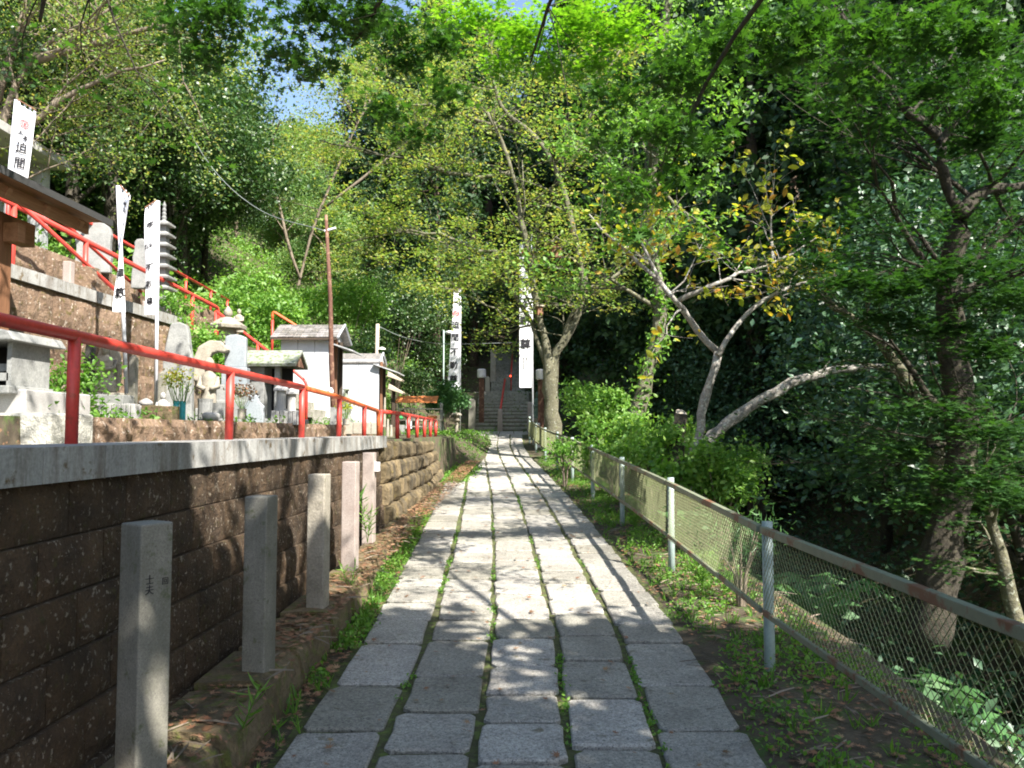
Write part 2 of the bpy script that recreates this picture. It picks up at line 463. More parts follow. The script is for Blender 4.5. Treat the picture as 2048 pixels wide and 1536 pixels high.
def limb(mb, pts, r0, r1, rng, tips, cnt=6, L=1.0, depth=1, start=.3, n=8, wob=.02, **kw):
    pts = smooth([Vector(p) for p in pts])
    pts = [p + Vector((rng.normal(), rng.normal(), rng.normal())) * wob for p in pts[:-1]] + [pts[-1]]
    m = len(pts)
    rs = [(r0 + (r1 - r0) * i / (m - 1)) * (1 + .10 * rng.normal()) for i in range(m)]
    mb.tube(pts, rs, n)
    for k in range(cnt):
        t = start + (1 - start) * rng.random()
        i = min(m - 2, int(t * (m - 1)))
        d = (pts[i + 1] - pts[i]).normalized()
        side = Vector((rng.normal(), rng.normal(), rng.normal() * .6 + .25)).normalized()
        grow(mb, pts[i], (d * .6 + side).normalized(), L * (.6 + .7 * rng.random()), max(.006, rs[i] * .38), depth, rng, tips, **kw)
    return pts

def tip_leaves(name, tips, n, size, m, parent, seed=3, templ='oval', up=.6, sp=.12, flat=.5):
    rng = np.random.default_rng(seed)
    T = np.array([tuple(t) for t in tips])
    P = T[rng.integers(0, len(T), n)] + rng.normal(size=(n, 3)) * np.array([sp, sp, sp * flat])
    S = size * (.6 + .8 * rng.random(n))
    return link(bpy.data.objects.new(name, leaf_mesh(name, P, S, m, templ, up, rng)), parent)

# ------------------------------------------------------------------ terrain
def lerp(x, tab):
    if x <= tab[0][0]: return tab[0][1]
    for (a, p), (b, q) in zip(tab, tab[1:]):
        if x <= b: return p + (q - p) * (x - a) / (b - a)
    return tab[-1][1]
XC = [(-4, -.05), (0, 0), (3.4, .034), (5.4, .085), (9, .0), (13, -.13), (18, -.36), (24.7, -.68), (31, -.70)]
def xc(y): return lerp(y, XC)
def gz(y): return lerp(y, [(-12, -.47), (22, .858), (25, 1.12), (29.4, 1.53), (30.2, 1.56)])
def backz(y): return lerp(y, [(30.2, 1.56), (33.9, 3.2), (36.5, 3.25), (43, 5.9), (60, 13), (90, 27), (150, 42)])
SL = .031                                   # the walls run parallel to the path
WA = -1.75
def sstep(a, b, x):
    t = min(1, max(0, (x - a) / (b - a))); return t * t * (3 - 2 * t)
def H(x, y):
    w = x - SL * y
    base = gz(y) if y < 30.2 else backz(y)
    lump = mnoise.noise(Vector((x * .6, y * .6, 0))) * .10 + mnoise.noise(Vector((x * .16, y * .16, 5))) * .7
    c = x - xc(y)
    if w < -1.25:                            # left side
        hill = max(0, -w - 8.3) * .62 + max(0, y - 24) * .22
        if y < 18.5:
            z = base
            if w < WA - .12: z = 1.44
            if w < -3.12: z = 1.64
            if w < -5.55: z = 3.18
            if w < -6.85 and y > 8.5: z = 4.0
            if w < -8.3: z = 4.0 + hill + lump * sstep(-8.5, -11, w)
        else:
            z = base + sstep(-1.2, -2.4, w) * max(0, 1.46 - base)
            z = max(z, 1.46 * sstep(-1.2, -2.4, w))
            if w < -4.2: z += (-w - 4.2) * .62 * sstep(18, 24, y) * (1 - .88 * sstep(36, 56, y)) + lump * .5 * sstep(-4.2, -7, w)
            if y > 30.2: z = max(z, backz(y))
            zz = 3.2 + max(0, -w - 8.3) * .62 + lump
            if y < 24 and w < -5.55: z = max(z, 3.18)
            if w < -8.3: z = max(z, zz)
        return z
    if c > 1.15:                             # right side
        e = c - 1.15
        fl = sstep(26, 34, y)
        drop = -2.6 * sstep(.75, 3.6, e) * (1 - fl)
        up = max(0, c - (6.4 - 3.5 * fl)) * .80
        z = base * (1 - .6 * sstep(1, 4, e) * (1 - fl)) + drop + up + lump * sstep(1.2, 4, e) + mnoise.noise(Vector((x * 3, y * 3, 1))) * .015
        return min(z, 28 + y * .1)
    return base + (mnoise.noise(Vector((x * 3, y * 3, 1))) * .012)

def build_terrain():
    xs = sorted(set([round(-1.75 - .12 + k, 3) for k in (-.01, .01)] + [-3.13, -3.11, -5.56, -5.54, -6.86, -6.84] +
                    list(np.round(np.arange(-8.4, 5, .22), 3)) + list(np.round(np.arange(5, 16, .6), 3)) +
                    list(np.round(np.arange(-18, -8.4, .7), 3)) + list(np.round(np.arange(16, 75, 2.5), 3)) + list(np.round(np.arange(-75, -18, 2.5), 3))))
    ys = list(np.arange(-12, 0, 1.0)) + list(np.arange(0, 20, .35)) + list(np.arange(20, 46, .6)) + list(np.arange(46, 152, 3.0))
    vs, fs = [], []
    for y in ys:
        for x in xs:
            X = x + SL * y
            vs.append((X, y, H(X, y) - (.045 if abs(X - xc(y)) < 1.12 and y < 30.3 else 0)))
    n = len(xs)
    for j in range(len(ys) - 1):
        for i in range(n - 1):
            a = j * n + i
            fs.append((a, a + 1, a + n + 1, a + n))
    mb = MB(); mb.v, mb.f = vs, fs
    o = mb.build('ground', M['soil'], smooth=True)
    tag(o, kind='structure')
build_terrain()

# ------------------------------------------------------------------ the paved path
rnd = random.Random(5)
path = empty('path', (0, 0, 0), kind='structure')
def slab_geo(x0, x1, y0, y1, h, rr, jit):
    """slab top with chipped corners: octagon top, 40-odd triangles"""
    c = min(.03, rr)
    o = []
    cs = [c * (.5 + rnd.random()) for _ in range(4)]
    j = lambda: (rnd.random() - .5) * jit
    xm, ym = (x0 + x1) / 2 + j() * 4, (y0 + y1) / 2
    ol = [(x0 + cs[0], y0 + j()), (xm, y0 + j()), (x1 - cs[1], y0 + j()), (x1 + j(), y0 + cs[1]), (x1 + j(), ym), (x1 + j(), y1 - cs[2]),
          (x1 - cs[2], y1 + j()), (xm, y1 + j()), (x0 + cs[3], y1 + j()), (x0 + j(), y1 - cs[3]), (x0 + j(), ym), (x0 + j(), y0 + cs[0])]
    cx, cyy = (x0 + x1) / 2, (y0 + y1) / 2
    ta, tb = (rnd.random() - .5) * .022, (rnd.random() - .5) * .022
    n = len(ol); b = .008
    vs = []
    for lvl in (0, 1, 2):
        for (x, y) in ol:
            s = 1 if lvl < 2 else 1 - b / max(.1, (x1 - x0) / 2)
            X, Y = cx + (x - cx) * s, cyy + (y - cyy) * s
            z = gz(Y) + (-.05, h - b, h)[lvl] + ta * (X - cx) + tb * (Y - cyy)
            vs.append((X, Y, z))
    fs = [(l * n + i, l * n + (i + 1) % n, (l + 1) * n + (i + 1) % n, (l + 1) * n + i) for l in (0, 1) for i in range(n)]
    fs.append(tuple(2 * n + i for i in range(n)))
    return vs, fs
COLS = [(-1.035, -.655), (-.61, -.225), (-.19, .195), (.23, .60), (.645, 1.035)]
far = MB(); nslab = 0
for ci, (a, b) in enumerate(COLS):
    y = -1.2 + rnd.random() * .4
    # known rows near the camera, then regular ones
    rows = {1: [3.62, 4.07, 4.58, 5.28], 2: [3.5, 3.93, 4.30, 4.75, 5.3], 3: [3.65, 4.25, 4.85, 5.35]}.get(ci, [3.35, 3.85, 4.45, 5.2])
    cuts = [y]
    while cuts[-1] < rows[0] - .6: cuts.append(cuts[-1] + .42 + rnd.random() * .18)
    cuts[-1] = rows[0] - .5 if cuts[-1] > rows[0] - .25 else cuts[-1]
    cuts += rows
    while cuts[-1] < 28.2: cuts.append(cuts[-1] + (.30 + rnd.random() * .26 if cuts[-1] < 13 else .45))
    for y0, y1 in zip(cuts, cuts[1:]):
        g = .017 if y0 < 9 else .012
        s0, s1 = xc(y0), xc(y1)
        ja, jb = (rnd.random() - .5) * .02, (rnd.random() - .5) * .02
        vs, fs = slab_geo(a + ja, b + jb, y0 + g, y1 - g, (rnd.random() - .5) * .012, .034, .016)
        vs = [(x + s0 + (s1 - s0) * (yy - y0) / (y1 - y0), yy, z) for x, yy, z in vs]
        if y0 < 13.5:
            MB().add(vs, fs).build('paving_slab', M['slab'], path)
            nslab += 1
        else:
            far.add(vs, fs)
for k in range(6):                                  # cross slabs of the landing at the foot of the stairs
    for r in range(2):
        x0 = -2.0 + k * .52; y0 = 28.45 + r * .62
        vs, fs = slab_geo(x0, x0 + .49, y0, y0 + .59, .0, .02, .01); far.add(vs, fs)
tag(far.build('distant_paving', M['slab'], path), kind='stuff')
# soil and moss bed under the joints
mb = MB(); ys = list(np.arange(-1.5, 30.3, .5)); vs = []
for y in ys:
    for k in range(5): vs.append((xc(y) + (-1.09 + 2.18 * k / 4), y, gz(y) - .022))
for i in range(len(ys) - 1):
    for k in range(4): mb.f.append((i * 5 + k, i * 5 + k + 1, i * 5 + 5 + k + 1, i * 5 + 5 + k))
mb.v = vs
mb.build('joint_bed', M['bed'], path)

# ------------------------------------------------------------------ rough blocks
def rough_block(name, L, D, Hh, m, nx=6, nzz=4, amp=.02, seed=0, inset=.007):
    """block with a split front (towards +y local... front is +x in wall frame); local x=length, y=depth (front at 0, back -D), z up"""
    rng = np.random.default_rng(seed)
    vs, fs = [], []
    for j in range(nzz + 1):
        for i in range(nx + 1):
            edge = i in (0, nx) or j in (0, nzz)
            yy = -inset if edge else amp * (rng.random() * 1.2)
            vs.append((L * i / nx, yy, Hh * j / nzz))
    w = nx + 1
    for j in range(nzz):
        for i in range(nx):
            a = j * w + i; fs.append((a + 1, a, a + w, a + w + 1))
    n = len(vs)
    vs += [(0, -D, 0), (L, -D, 0), (L, -D, Hh), (0, -D, Hh), (0, -inset, 0), (L, -inset, 0), (L, -inset, Hh), (0, -inset, Hh)]
    fs += [(n, n + 1, n + 2, n + 3), (n + 3, n + 2, n + 6, n + 7), (n, n + 4, n + 5, n + 1), (n + 1, n + 5, n + 6, n + 2), (n, n + 3, n + 7, n + 4)]
    mb = MB().add(vs, fs)
    return mb.mesh(name, m)

def block_wall(name, a, y0, y1, ztop, courses, ch, bl, m, label, cap=None, back=.022, amp=.009, D=.3, capl=.40):
    """wall running along Y; its front faces +X. Local frame: x along wall (+Y world), y -> towards -... """
    ang = math.atan(SL)
    # local x -> +Y ; local y (front outwards) -> +X
    root = empty(name, (a + SL * y0, y0, ztop), 0, label, 'wall')
    Mx = Matrix(((math.sin(ang), math.cos(ang), 0), (math.cos(ang), -math.sin(ang), 0), (0, 0, -1)))
    Ln = y1 - y0
    kinds = [rough_block('block', bl - .006, D, ch - .006, m, 7 if bl < .6 else 9, 4, amp, s + int(abs(a) * 10)) for s in range(7)]
    half = [rough_block('block', bl / 2 - .006, D, ch - .006, m, 4, 4, amp, 20 + s) for s in range(3)]
    def place(me, x, off, z, nm='block'):
        o = link(bpy.data.objects.new(nm, me), root)
        ux, uy = Vector((math.sin(ang), math.cos(ang), 0)), Vector((math.cos(ang), -math.sin(ang), 0))
        o.matrix_local = Matrix.Translation(ux * x + uy * off + Vector((0, 0, z))) @ Matrix((
            (ux.x, uy.x, 0, 0), (ux.y, uy.y, 0, 0), (0, 0, 1, 0), (0, 0, 0, 1)))
        return o
    caph = cap[0] if cap else 0
    for c in range(courses):
        z = -caph - (c + 1) * ch + .005
        off = back * (c + 1) - .02
        x = -(bl / 2 if c % 2 else 0)
        while x < Ln - .05:
            if x < 0: place(half[c % 3], 0.005, off, z); x = bl / 2; continue
            if x + bl > Ln + .02:
                place(half[c % 3], x + .005, off, z); break
            place(kinds[rnd.randrange(7)], x + .005, off, z)
            x += bl
    if cap:
        cmesh = MB().box((capl / 2, -.17, caph / 2 - .003), (capl - .007, .40, caph - .006)).mesh('cap_block', cap[1])
        x = 0
        while x < Ln - .05:
            place(cmesh, x + (rnd.random() - .5) * .002, rnd.random() * .006, -caph, 'cap_block')
            x += capl
    # backing so that no light leaks through the joints
    k = MB()
    ux, uy = Vector((math.sin(ang), math.cos(ang), 0)), Vector((math.cos(ang), -math.sin(ang), 0))
    z0 = -caph - courses * ch
    q = [(0, -.04), (Ln, -.04), (Ln, -.32), (0, -.32)]
    bb = back * courses
    vs = [tuple(ux * x + uy * (y + bb * .9) + Vector((0, 0, z0))) for x, y in q] + [tuple(ux * x + uy * (y - .02) + Vector((0, 0, -.04))) for x, y in q]
    k.add(vs, [(3, 2, 1, 0), (4, 5, 6, 7), (0, 1, 5, 4), (1, 2, 6, 5), (2, 3, 7, 6), (3, 0, 4, 7)])
    k.build('mortar_backing', M['dark'], root)
    return root

block_wall('retaining_wall', WA, -1.6, 8.9, 1.50, 6, .208, .42, M['block'],
           'brown mossy block retaining wall with pale concrete cap beside the paved path', cap=(.135, M['cap']))
block_wall('low_terrace_wall', -3.0, 4.95, 14.6, 1.645, 1, .24, .5, M['block2'],
           'low brown mossy wall behind the long red handrail, under the stone monuments', cap=None, amp=.03, D=.25)
block_wall('upper_retaining_wall', -5.45, 5.6, 12.2, 3.28, 4, .41, .84, M['block2'],
           'tall pink brown block wall with pale cap behind the stone monuments', cap=(.15, M['cap']), back=.02, amp=.022, D=.35, capl=.84)
block_wall('hillside_wall', -6.75, 8.4, 18.2, 4.05, 2, .42, .84, M['block2'],
           'brown block wall below the uppermost red handrail on the hillside', cap=None, back=.02, amp=.022, D=.35)

# old rubble wall further along the path
rw = empty('rubble_wall', (-1.45, 8.95, .3), 0, 'old dark rubble stone wall between block wall and wooden stand', 'wall')
rr = random.Random(3)
for row in range(4):
    y = 8.95 + row * .04
    while y < 14.4:
        w = .26 + rr.random() * .26
        zt = lerp(y, [(8.9, 1.44), (14.4, 1.36)]); zb = gz(y) + .12
        hh = (zt - zb) / 4
        z0 = zb + row * hh
        a = lerp(y, [(8.9, -1.62), (12, -1.58), (14.4, -1.72)]) - .14 * (row) / 3
        me = MB()
        j = lambda s=.05: (rr.random() - .5) * s
        cx, cyy, cz = a + SL * y - .14, y + w / 2, z0 + hh / 2
        vs = []
        for zz, ins in ((-.5, .03), (-.3, 0), (.25, 0), (.48, .035)):
            for xx, yy in ((-.5, -.5), (.5, -.42), (.55, 0), (.5, .42), (-.5, .5)):
                vs.append((cx + xx * .3 + j() * (xx > 0) - ins * (xx > 0), cyy + yy * (w - ins) + j(.03), cz + zz * hh))
        fs = [(l * 5 + i, l * 5 + (i + 1) % 5, l * 5 + 5 + (i + 1) % 5, l * 5 + 5 + i) for l in range(3) for i in range(5)] + [(4, 3, 2, 1, 0), (15, 16, 17, 18, 19)]
        me.add([(p[0] - rw.location.x, p[1] - rw.location.y, p[2] - rw.location.z) for p in vs], fs)
        me.build('stone', M['rubble'], rw, bevel=.012)
        y += w
MB().box((-.28, 2.7, .45), (.3, 5.4, 1.0)).build('stone_backing', M['dark'], rw)

# ledge (mossy curb) that carries the stone posts
lg = empty('curb_ledge', (-1.4, 0, .2), 0, 'mossy stone ledge with leaf litter carrying the square posts', 'ledge')
y = -1.6
while y < 13.6:
    w = .5 + rr.random() * .25
    yc = y + w / 2
    xo = xc(yc) - 1.235 if yc > 6 else -1.21 + SL * yc * .5
    xo += (rr.random() - .5) * .03
    xi = -1.62 + SL * yc
    ht = gz(yc) + .20 + (rr.random() - .5) * .02
    if yc > 9.5: ht -= .05
    nseg = 4; vs = []
    for i in range(nseg + 1):
        yy = y + .006 + (w - .012) * i / nseg
        for (x, z) in ((xi, gz(yc) - .25), (xo + rr.random() * .02, gz(yc) - .25), (xo + .01 + rr.random() * .025, gz(yc) + .05), (xo - .01 + rr.random() * .02, ht - .03), (xo - .05, ht + rr.random() * .012), ((xi + xo) / 2, ht + rr.random() * .02), (xi, ht)):
            vs.append((x + 1.4, yy, z - .2))
    fs = [(i * 7 + k, (i + 1) * 7 + k, (i + 1) * 7 + (k + 1) % 7, i * 7 + (k + 1) % 7) for i in range(nseg) for k in range(7)]
    fs += [tuple(range(7)), tuple(nseg * 7 + k for k in range(7))[::-1]]
    if not (10.9 < yc < 11.4):
        fix(MB().add(vs, fs).build('curb_stone', M['ledge'], lg, smooth=False))
    y += w

# ------------------------------------------------------------------ stone posts along the ledge
POSTS = [(-1.338, 2.96, .128, .94, -32, 'post', 'grey square granite post nearest the camera, with dark carved characters'),
         (-1.25, 4.02, .120, .91, -10, 'post', 'dark grey square stone post in shade, second from the camera'),
         (-1.255, 5.24, .115, .905, -8, 'beige2', 'sunlit beige square stone post, middle one of five'),
         (-1.275, 6.36, .112, .90, -6, 'pinkpost', 'pinkish stone post with pale green lichen at its top, fourth from the camera'),
         (-1.345, 7.58, .108, .89, -4, 'pinkpost', 'reddish stone post with small white plate, furthest from the camera')]
def txt(s, size, m, parent, fn, name='carved_lettering', extr=.0008, line=1.0, bold=0.0):
    """lettering mesh; fn maps local (x,z,depth) to a point"""
    c = bpy.data.curves.new(name, 'FONT'); c.body = s; c.size = size; c.align_x = 'CENTER'; c.space_line = line
    c.extrude = extr; c.resolution_u = 3; c.offset = bold * size
    t = bpy.data.objects.new('tmp', c); scene.collection.objects.link(t)
    dg = bpy.context.evaluated_depsgraph_get()
    me = bpy.data.meshes.new_from_object(t.evaluated_get(dg))
    bpy.data.objects.remove(t)
    me.name = name
    for v in me.vertices:
        v.co = fn(v.co.x, v.co.y, v.co.z)
    me.materials.clear(); me.materials.append(m)
    return link(bpy.data.objects.new(name, me), parent)
for i, (x, y, w, h, rot, mt, lab) in enumerate(POSTS):
    zb = gz(y) + .17
    r = empty('stone_post', (x, y, zb), R(rot), lab, 'post', 'square stone posts along the ledge')
    mb = MB(); t = .012
    mb.box((0, 0, (h + .05) / 2 - .05), (w, w, h + .05 - .016)).build('shaft', M[mt], r, bevel=.007)
    MB().box((0, 0, h - .045), (w - .012, w - .012, .03), taper=.82).build('chamfered_top', M[mt], r, bevel=.003)
    if i == 0:
        txt('士\n夫', .036, M['ink'], r, lambda a, b, c: Vector((w / 2 + .0012 + c, a - w * .22, .72 + b)), extr=.0008)
        txt('回', .028, M['ink'], r, lambda a, b, c: Vector((w / 2 + .0012 + c, a + w * .27, .71 + b)), extr=.0008)
    if i == 4:
        MB().box((w / 2 + .022, 0, h - .14), (.04, .06, .085)).build('white_plate', M['paper'], r)

# ------------------------------------------------------------------ tubes, rails
def arc(p, q, s, k=5):
    """rounded corner points between p-q-s"""
    a = q + (p - q).normalized() * .09; b = q + (s - q).normalized() * .09
    return [a.lerp(q, t).lerp(q.lerp(b, t), t) for t in [i / k for i in range(k + 1)]]
def WP(a, y, z): return Vector((a + SL * y, y, z))
def handrail(pts, rad, posts, lab, m='red', name='handrail', pr=None, ends=None):
    o0 = Vector(pts[0]).copy(); o0.z = posts[0][1] if posts else o0.z
    r = empty(name, o0, 0, lab, 'handrail')
    P = [Vector(p) - o0 for p in pts]
    full = [P[0]]
    for i in range(1, len(P) - 1): full += arc(P[i - 1], P[i], P[i + 1])
    full.append(P[-1])
    MB().tube(full, rad, 10).build('rail', M[m], r, smooth=True)
    for (p, zb) in posts:
        p = Vector(p); 
        MB().tube([(p.x - o0.x, p.y - o0.y, zb - o0.z), (p.x - o0.x, p.y - o0.y, p.z - o0.z)], pr or rad, 10).build('post', M['red'], r, smooth=True)
    return r
RA = -2.02
def rl(y): return lerp(y, [(-1, 2.0), (3.5, 1.965), (5.2, 1.945), (6.9, 1.925), (8.2, 1.895), (9.8, 1.82), (10.3, 1.80), (11.5, 1.815), (16, 1.755)])
ys = [1.6, 3.48, 5.26, 6.88, 8.18, 9.37, 10.2]
handrail([WP(RA, y, rl(y)) for y in (-1.0, 3.48, 5.26, 6.88)], .027, [(WP(RA, y, rl(y)), 1.46) for y in ys[:4]],
         'long thick red pipe handrail along the top of the block retaining wall')
handrail([WP(RA, y, rl(y)) for y in (6.92, 8.18, 9.37, 10.2)] + [WP(RA, 10.22, 1.45)], .024, [(WP(RA, y, rl(y)), 1.45) for y in ys[4:6]],
         'faded orange topped red handrail between the white sheds and the rubble wall', 'redfade', pr=.026)
fy = [10.35, 11.6, 12.6, 13.5, 14.4, 15.2, 16.0]
handrail([WP(RA, 10.35, 1.80), WP(RA, 11.6, 1.81), WP(RA, 16.0, 1.76)], .027, [(WP(RA, y, 1.80 - .006 * (y - 11)), 1.42) for y in fy],
         'short red handrail furthest along the wall in front of the wooden stand', pr=.030)
# rails on the upper walkway
y0s = [9.6, 11.2, 13.0, 14.8]
def r2(y): return lerp(y, [(8, 4.15), (9.7, 4.06), (14.8, 3.82)])
handrail([WP(-5.9, 8.6, r2(8.6)), WP(-5.9, 14.7, r2(14.7)), WP(-5.9, 14.75, 2.9)], .034, [(WP(-5.9, y, r2(y)), 3.2) for y in (8.9, 10.35, 12.1, 13.6)],
         'thick red handrail along the walkway above the tall block wall')
handrail([WP(-5.72, 8.6, 4.10), WP(-5.72, 10.9, 3.42), WP(-5.72, 10.92, 3.15)], .026, [],
         'thin pale red rail sloping down under the walkway handrail')
handrail([WP(-6.9, 10.4, 4.85), WP(-6.9, 17.8, 4.47)], .026, [(WP(-6.9, y, lerp(y, [(10.4, 4.85), (17.8, 4.47)])), 4.0) for y in (10.4, 12.4, 14.2, 15.6, 16.8, 17.7)],
         'uppermost thin red handrail in front of the dark evergreen trees')
handrail([WP(-6.3, 9.4, 4.62), WP(-6.3, 13.2, 3.62)], .024, [(WP(-6.3, 9.4, 4.62), 3.6)],
         'short slanting red rail crossing behind the walkway handrail')
# flight of stairs from the terrace up to the walkway with its two rails
sf = empty('hillside_stairs', (-3.3, 14.2, 1.64), 0, 'narrow mossy stone flight climbing left behind the white shed', 'stairs')
for k in range(10):
    MB().box((-.1 - k * .21, .35, .075 + k * .145), (.25, .9, .15)).build('step', M['step'], sf, bevel=.01)
for dy, lab in ((-.15, 'red handrail climbing the hillside flight on its near side'), (.85, 'red handrail climbing the hillside flight on its far side')):
    Y = 14.2 + dy
    a, b, c = at(622, 775, Y), at(600, 752, Y), at(432, 622, Y)
    a = Vector((b.x + .12, Y, b.z - .12)); bot = Vector((a.x, Y, 1.64))
    mid = b.lerp(c, .5)
    handrail([bot, a, b, c], .026, [(mid, mid.z - .8), (c, c.z - .8)], lab)
handrail([at(545, 640, 17.5), at(545, 622, 17.5), at(625, 672, 17.5), at(627, 700, 17.5)], .03, [(at(545, 640, 17.5), 3.2), (at(627, 690, 17.5), 2.6)],
         'orange red handrail above the roof of the tall white shed', 'redfade')

# ------------------------------------------------------------------ right: mesh fence
fpts = []
FX = [(-.5, 1.56), (2.1, 1.52), (4.68, 1.48), (7.3, 1.44), (9.9, 1.355), (12.5, 1.255), (15.2, 1.13), (18, .98), (21, .80), (24, .62), (27, .50)]
fy = [-.5, 2.1, 4.68, 7.3, 9.9, 12.5, 15.1, 17.7, 20.3, 22.9, 25.5]
fence = empty('mesh_fence', (1.5, 2, 0), 0, 'pale green steel fence with diamond mesh panels between path and gully', 'fence')
O = fence.location
def fg(y): return gz(y) + lerp(y, [(2.1, .085), (4.68, 0)])
def fp(y, z): return Vector((lerp(y, FX), y, z)) - O
for y in fy:
    g = fg(y)
    MB().tube([fp(y, g - .25), fp(y, g + .845)], .031, 10).build('post', M['fence'], fence, smooth=True)
bay = MB()
cell, row = .044, .024
def wirem(L, Hh):
    mb = MB(); n = int(L / (cell / 2)); k = int(Hh / row)
    t = .0019
    for j in range(k + 1):
        for i in range(n):
            x0, x1 = i * L / n, (i + 1) * L / n
            s = (i + j) % 2
            za, zb = j * Hh / k + (row * .5 if s else -row * .5), j * Hh / k + (-row * .5 if s else row * .5)
            za = min(Hh, max(0, za)); zb = min(Hh, max(0, zb))
            mb.add([(x0, -t * .5, za - t), (x0, t * .5, za + t), (x1, t * .5, zb + t), (x1, -t * .5, zb - t),
                    (x0, -t * 1.1, za + t), (x1, -t * 1.1, zb + t)], [(0, 3, 2, 1), (0, 4, 5, 3), (4, 1, 2, 5)])
    return mb
wm = wirem(2.54, .46).mesh('wire_mesh', M['wire'])
for y0, y1 in zip(fy, fy[1:]):
    p0, p1 = fp(y0, fg(y0)), fp(y1, fg(y1))
    d = p1 - p0
    for nm, h, s in (('top_rail', .80, .042), ('bottom_rail', .33, .032)):
        q0, q1 = p0 + Vector((-.035, .03, h)), p1 + Vector((-.035, -.03, h))
        mb = MB(); w = .012 if nm == 'bottom_rail' else .02
        vs = []
        for q in (q0, q1):
            for a, b in ((-w, -s / 2), (w, -s / 2), (w, s / 2), (-w, s / 2)): vs.append((q.x + a, q.y, q.z + b))
        mb.add(vs, [(0, 1, 2, 3), (7, 6, 5, 4), (0, 4, 5, 1), (1, 5, 6, 2), (2, 6, 7, 3), (3, 7, 4, 0)])
        mb.build(nm, M['rail'], fence, bevel=.004)
    o = link(bpy.data.objects.new('wire_mesh', wm), fence)
    a = p0 + Vector((-.035, .03, .34)); bb = p1 + Vector((-.035, -.03, .34)); ex = (bb - a); L = ex.length
    ex.normalize(); ez = Vector((0, 0, 1)); ey = ez.cross(ex)
    o.matrix_local = Matrix(((ex.x * L / 2.54, ey.x, 0, a.x), (ex.y * L / 2.54, ey.y, 0, a.y), (ex.z * L / 2.54, ey.z, 1, a.z), (0, 0, 0, 1)))

# ------------------------------------------------------------------ stairs at the end of the path
st = empty('stone_stairs', (-.35, 30.2, 1.56), 0, kind='structure', label='long flight of mossy stone steps at the end of the path')
for k in range(11):
    MB().box((0, .34 + k * .325, .075 + k * .15 - .1), (2.1, .36, .35)).build('step', M['step'], st, bevel=.015)
for k in range(16):
    MB().box((.15, 6.3 + k * .40, 1.67 + .08 + k * .165 - .1), (1.55, .43, .36)).build('step', M['step'], st, bevel=.015)
MB().box((0, 5.1, 1.5), (2.5, 2.5, .3)).build('landing', M['step'], st)
# centre posts with red rail
def simple_post(u, vb, vt, Y, w, m, lab, name='stone_post', grp=None):
    b, t = at(u, vb, Y), at(u, vt, Y)
    r = empty(name, b, 0, lab, 'post', grp)
    h = t.z - b.z
    MB().box((0, 0, h / 2 - .05), (w, w, h + .1), taper=.92).build('shaft', M[m], r, bevel=.01)
    MB().box((0, 0, h + .02), (w * .85, w * .85, .05), taper=.6).build('top', M[m], r, bevel=.008)
    return r
simple_post(1000, 864, 820, 30.0, .19, 'pinkpost', 'pale stone post at the foot of the stairs between two flights of steps')
simple_post(1014, 787, 752, 34.4, .20, 'post', 'grey stone post on the landing halfway up the stairs')
simple_post(1060, 866, 806, 29.6, .20, 'pinkpost', 'stone post right of the bottom stair step under the long banner')
simple_post(944, 868, 800, 29.8, .26, 'post', 'dark stone pillar left of the bottom stair step')
simple_post(975, 787, 755, 34.2, .20, 'beige', 'yellow lit stone stump left of the stair landing')
simple_post(986, 760, 700, 38.0, .26, 'beige', 'leaning pale stone marker left of the upper steps')
handrail([at(1000, 825, 30.1), at(1010, 758, 34.4)], .04, [], 'red handrail running up the middle of the lower steps')
handrail([at(1022, 752, 36.5), at(1026, 690, 42)], .035, [(at(1022, 752, 36.5), 3.2)], 'dim red handrail along the dark upper steps')
rlamp = at(1021, 752, 34.3)
r = empty('warning_lamp', rlamp, 0, 'small glowing red lamp beside the landing post', 'lamp')
MB().lathe([(.008, -.03), (.028, -.02), (.028, .02), (.008, .03)], n=10).build('lamp_glass', M['redlamp'], r)
MB().tube([(0, 0, -.6), (0, 0, -.06)], .012, 6).build('stem', M['rust'], r)
# lamp pillars
def lamp_pillar(u, vb, vt, Y, lab, vl):
    b, t = at(u, vb, Y), at(u, vt, Y)
    r = empty('lamp_pillar', b, 0, lab, 'lamp post', 'pillars with white lamp shades beside the stairs')
    h = t.z - b.z
    MB().box((0, 0, h / 2), (.2, .2, h)).build('pillar', M['rust'], r, bevel=.02)
    MB().lathe([(.12, h), (.17, h + .03), (.17, h + .32), (.13, h + .35)], n=14).build('lamp_shade', M['lampwhite'], r, smooth=False)
    return r
lamp_pillar(963, 850, 756, 31.0, 'brown pillar with white lamp on the left side of the stairs', 0)
lamp_pillar(1082, 868, 760, 26.5, 'brown pillar with white lamp between long banner and tree trunk', 0)

# small grey electrical cabinet / post next to fence end
b = at(1075, 893, 23.5)
r = empty('concrete_post', b, 0, 'pale concrete post where the mesh fence ends', 'post')
MB().box((0, 0, .33), (.16, .12, .72)).build('shaft', M['conc'], r, bevel=.01)

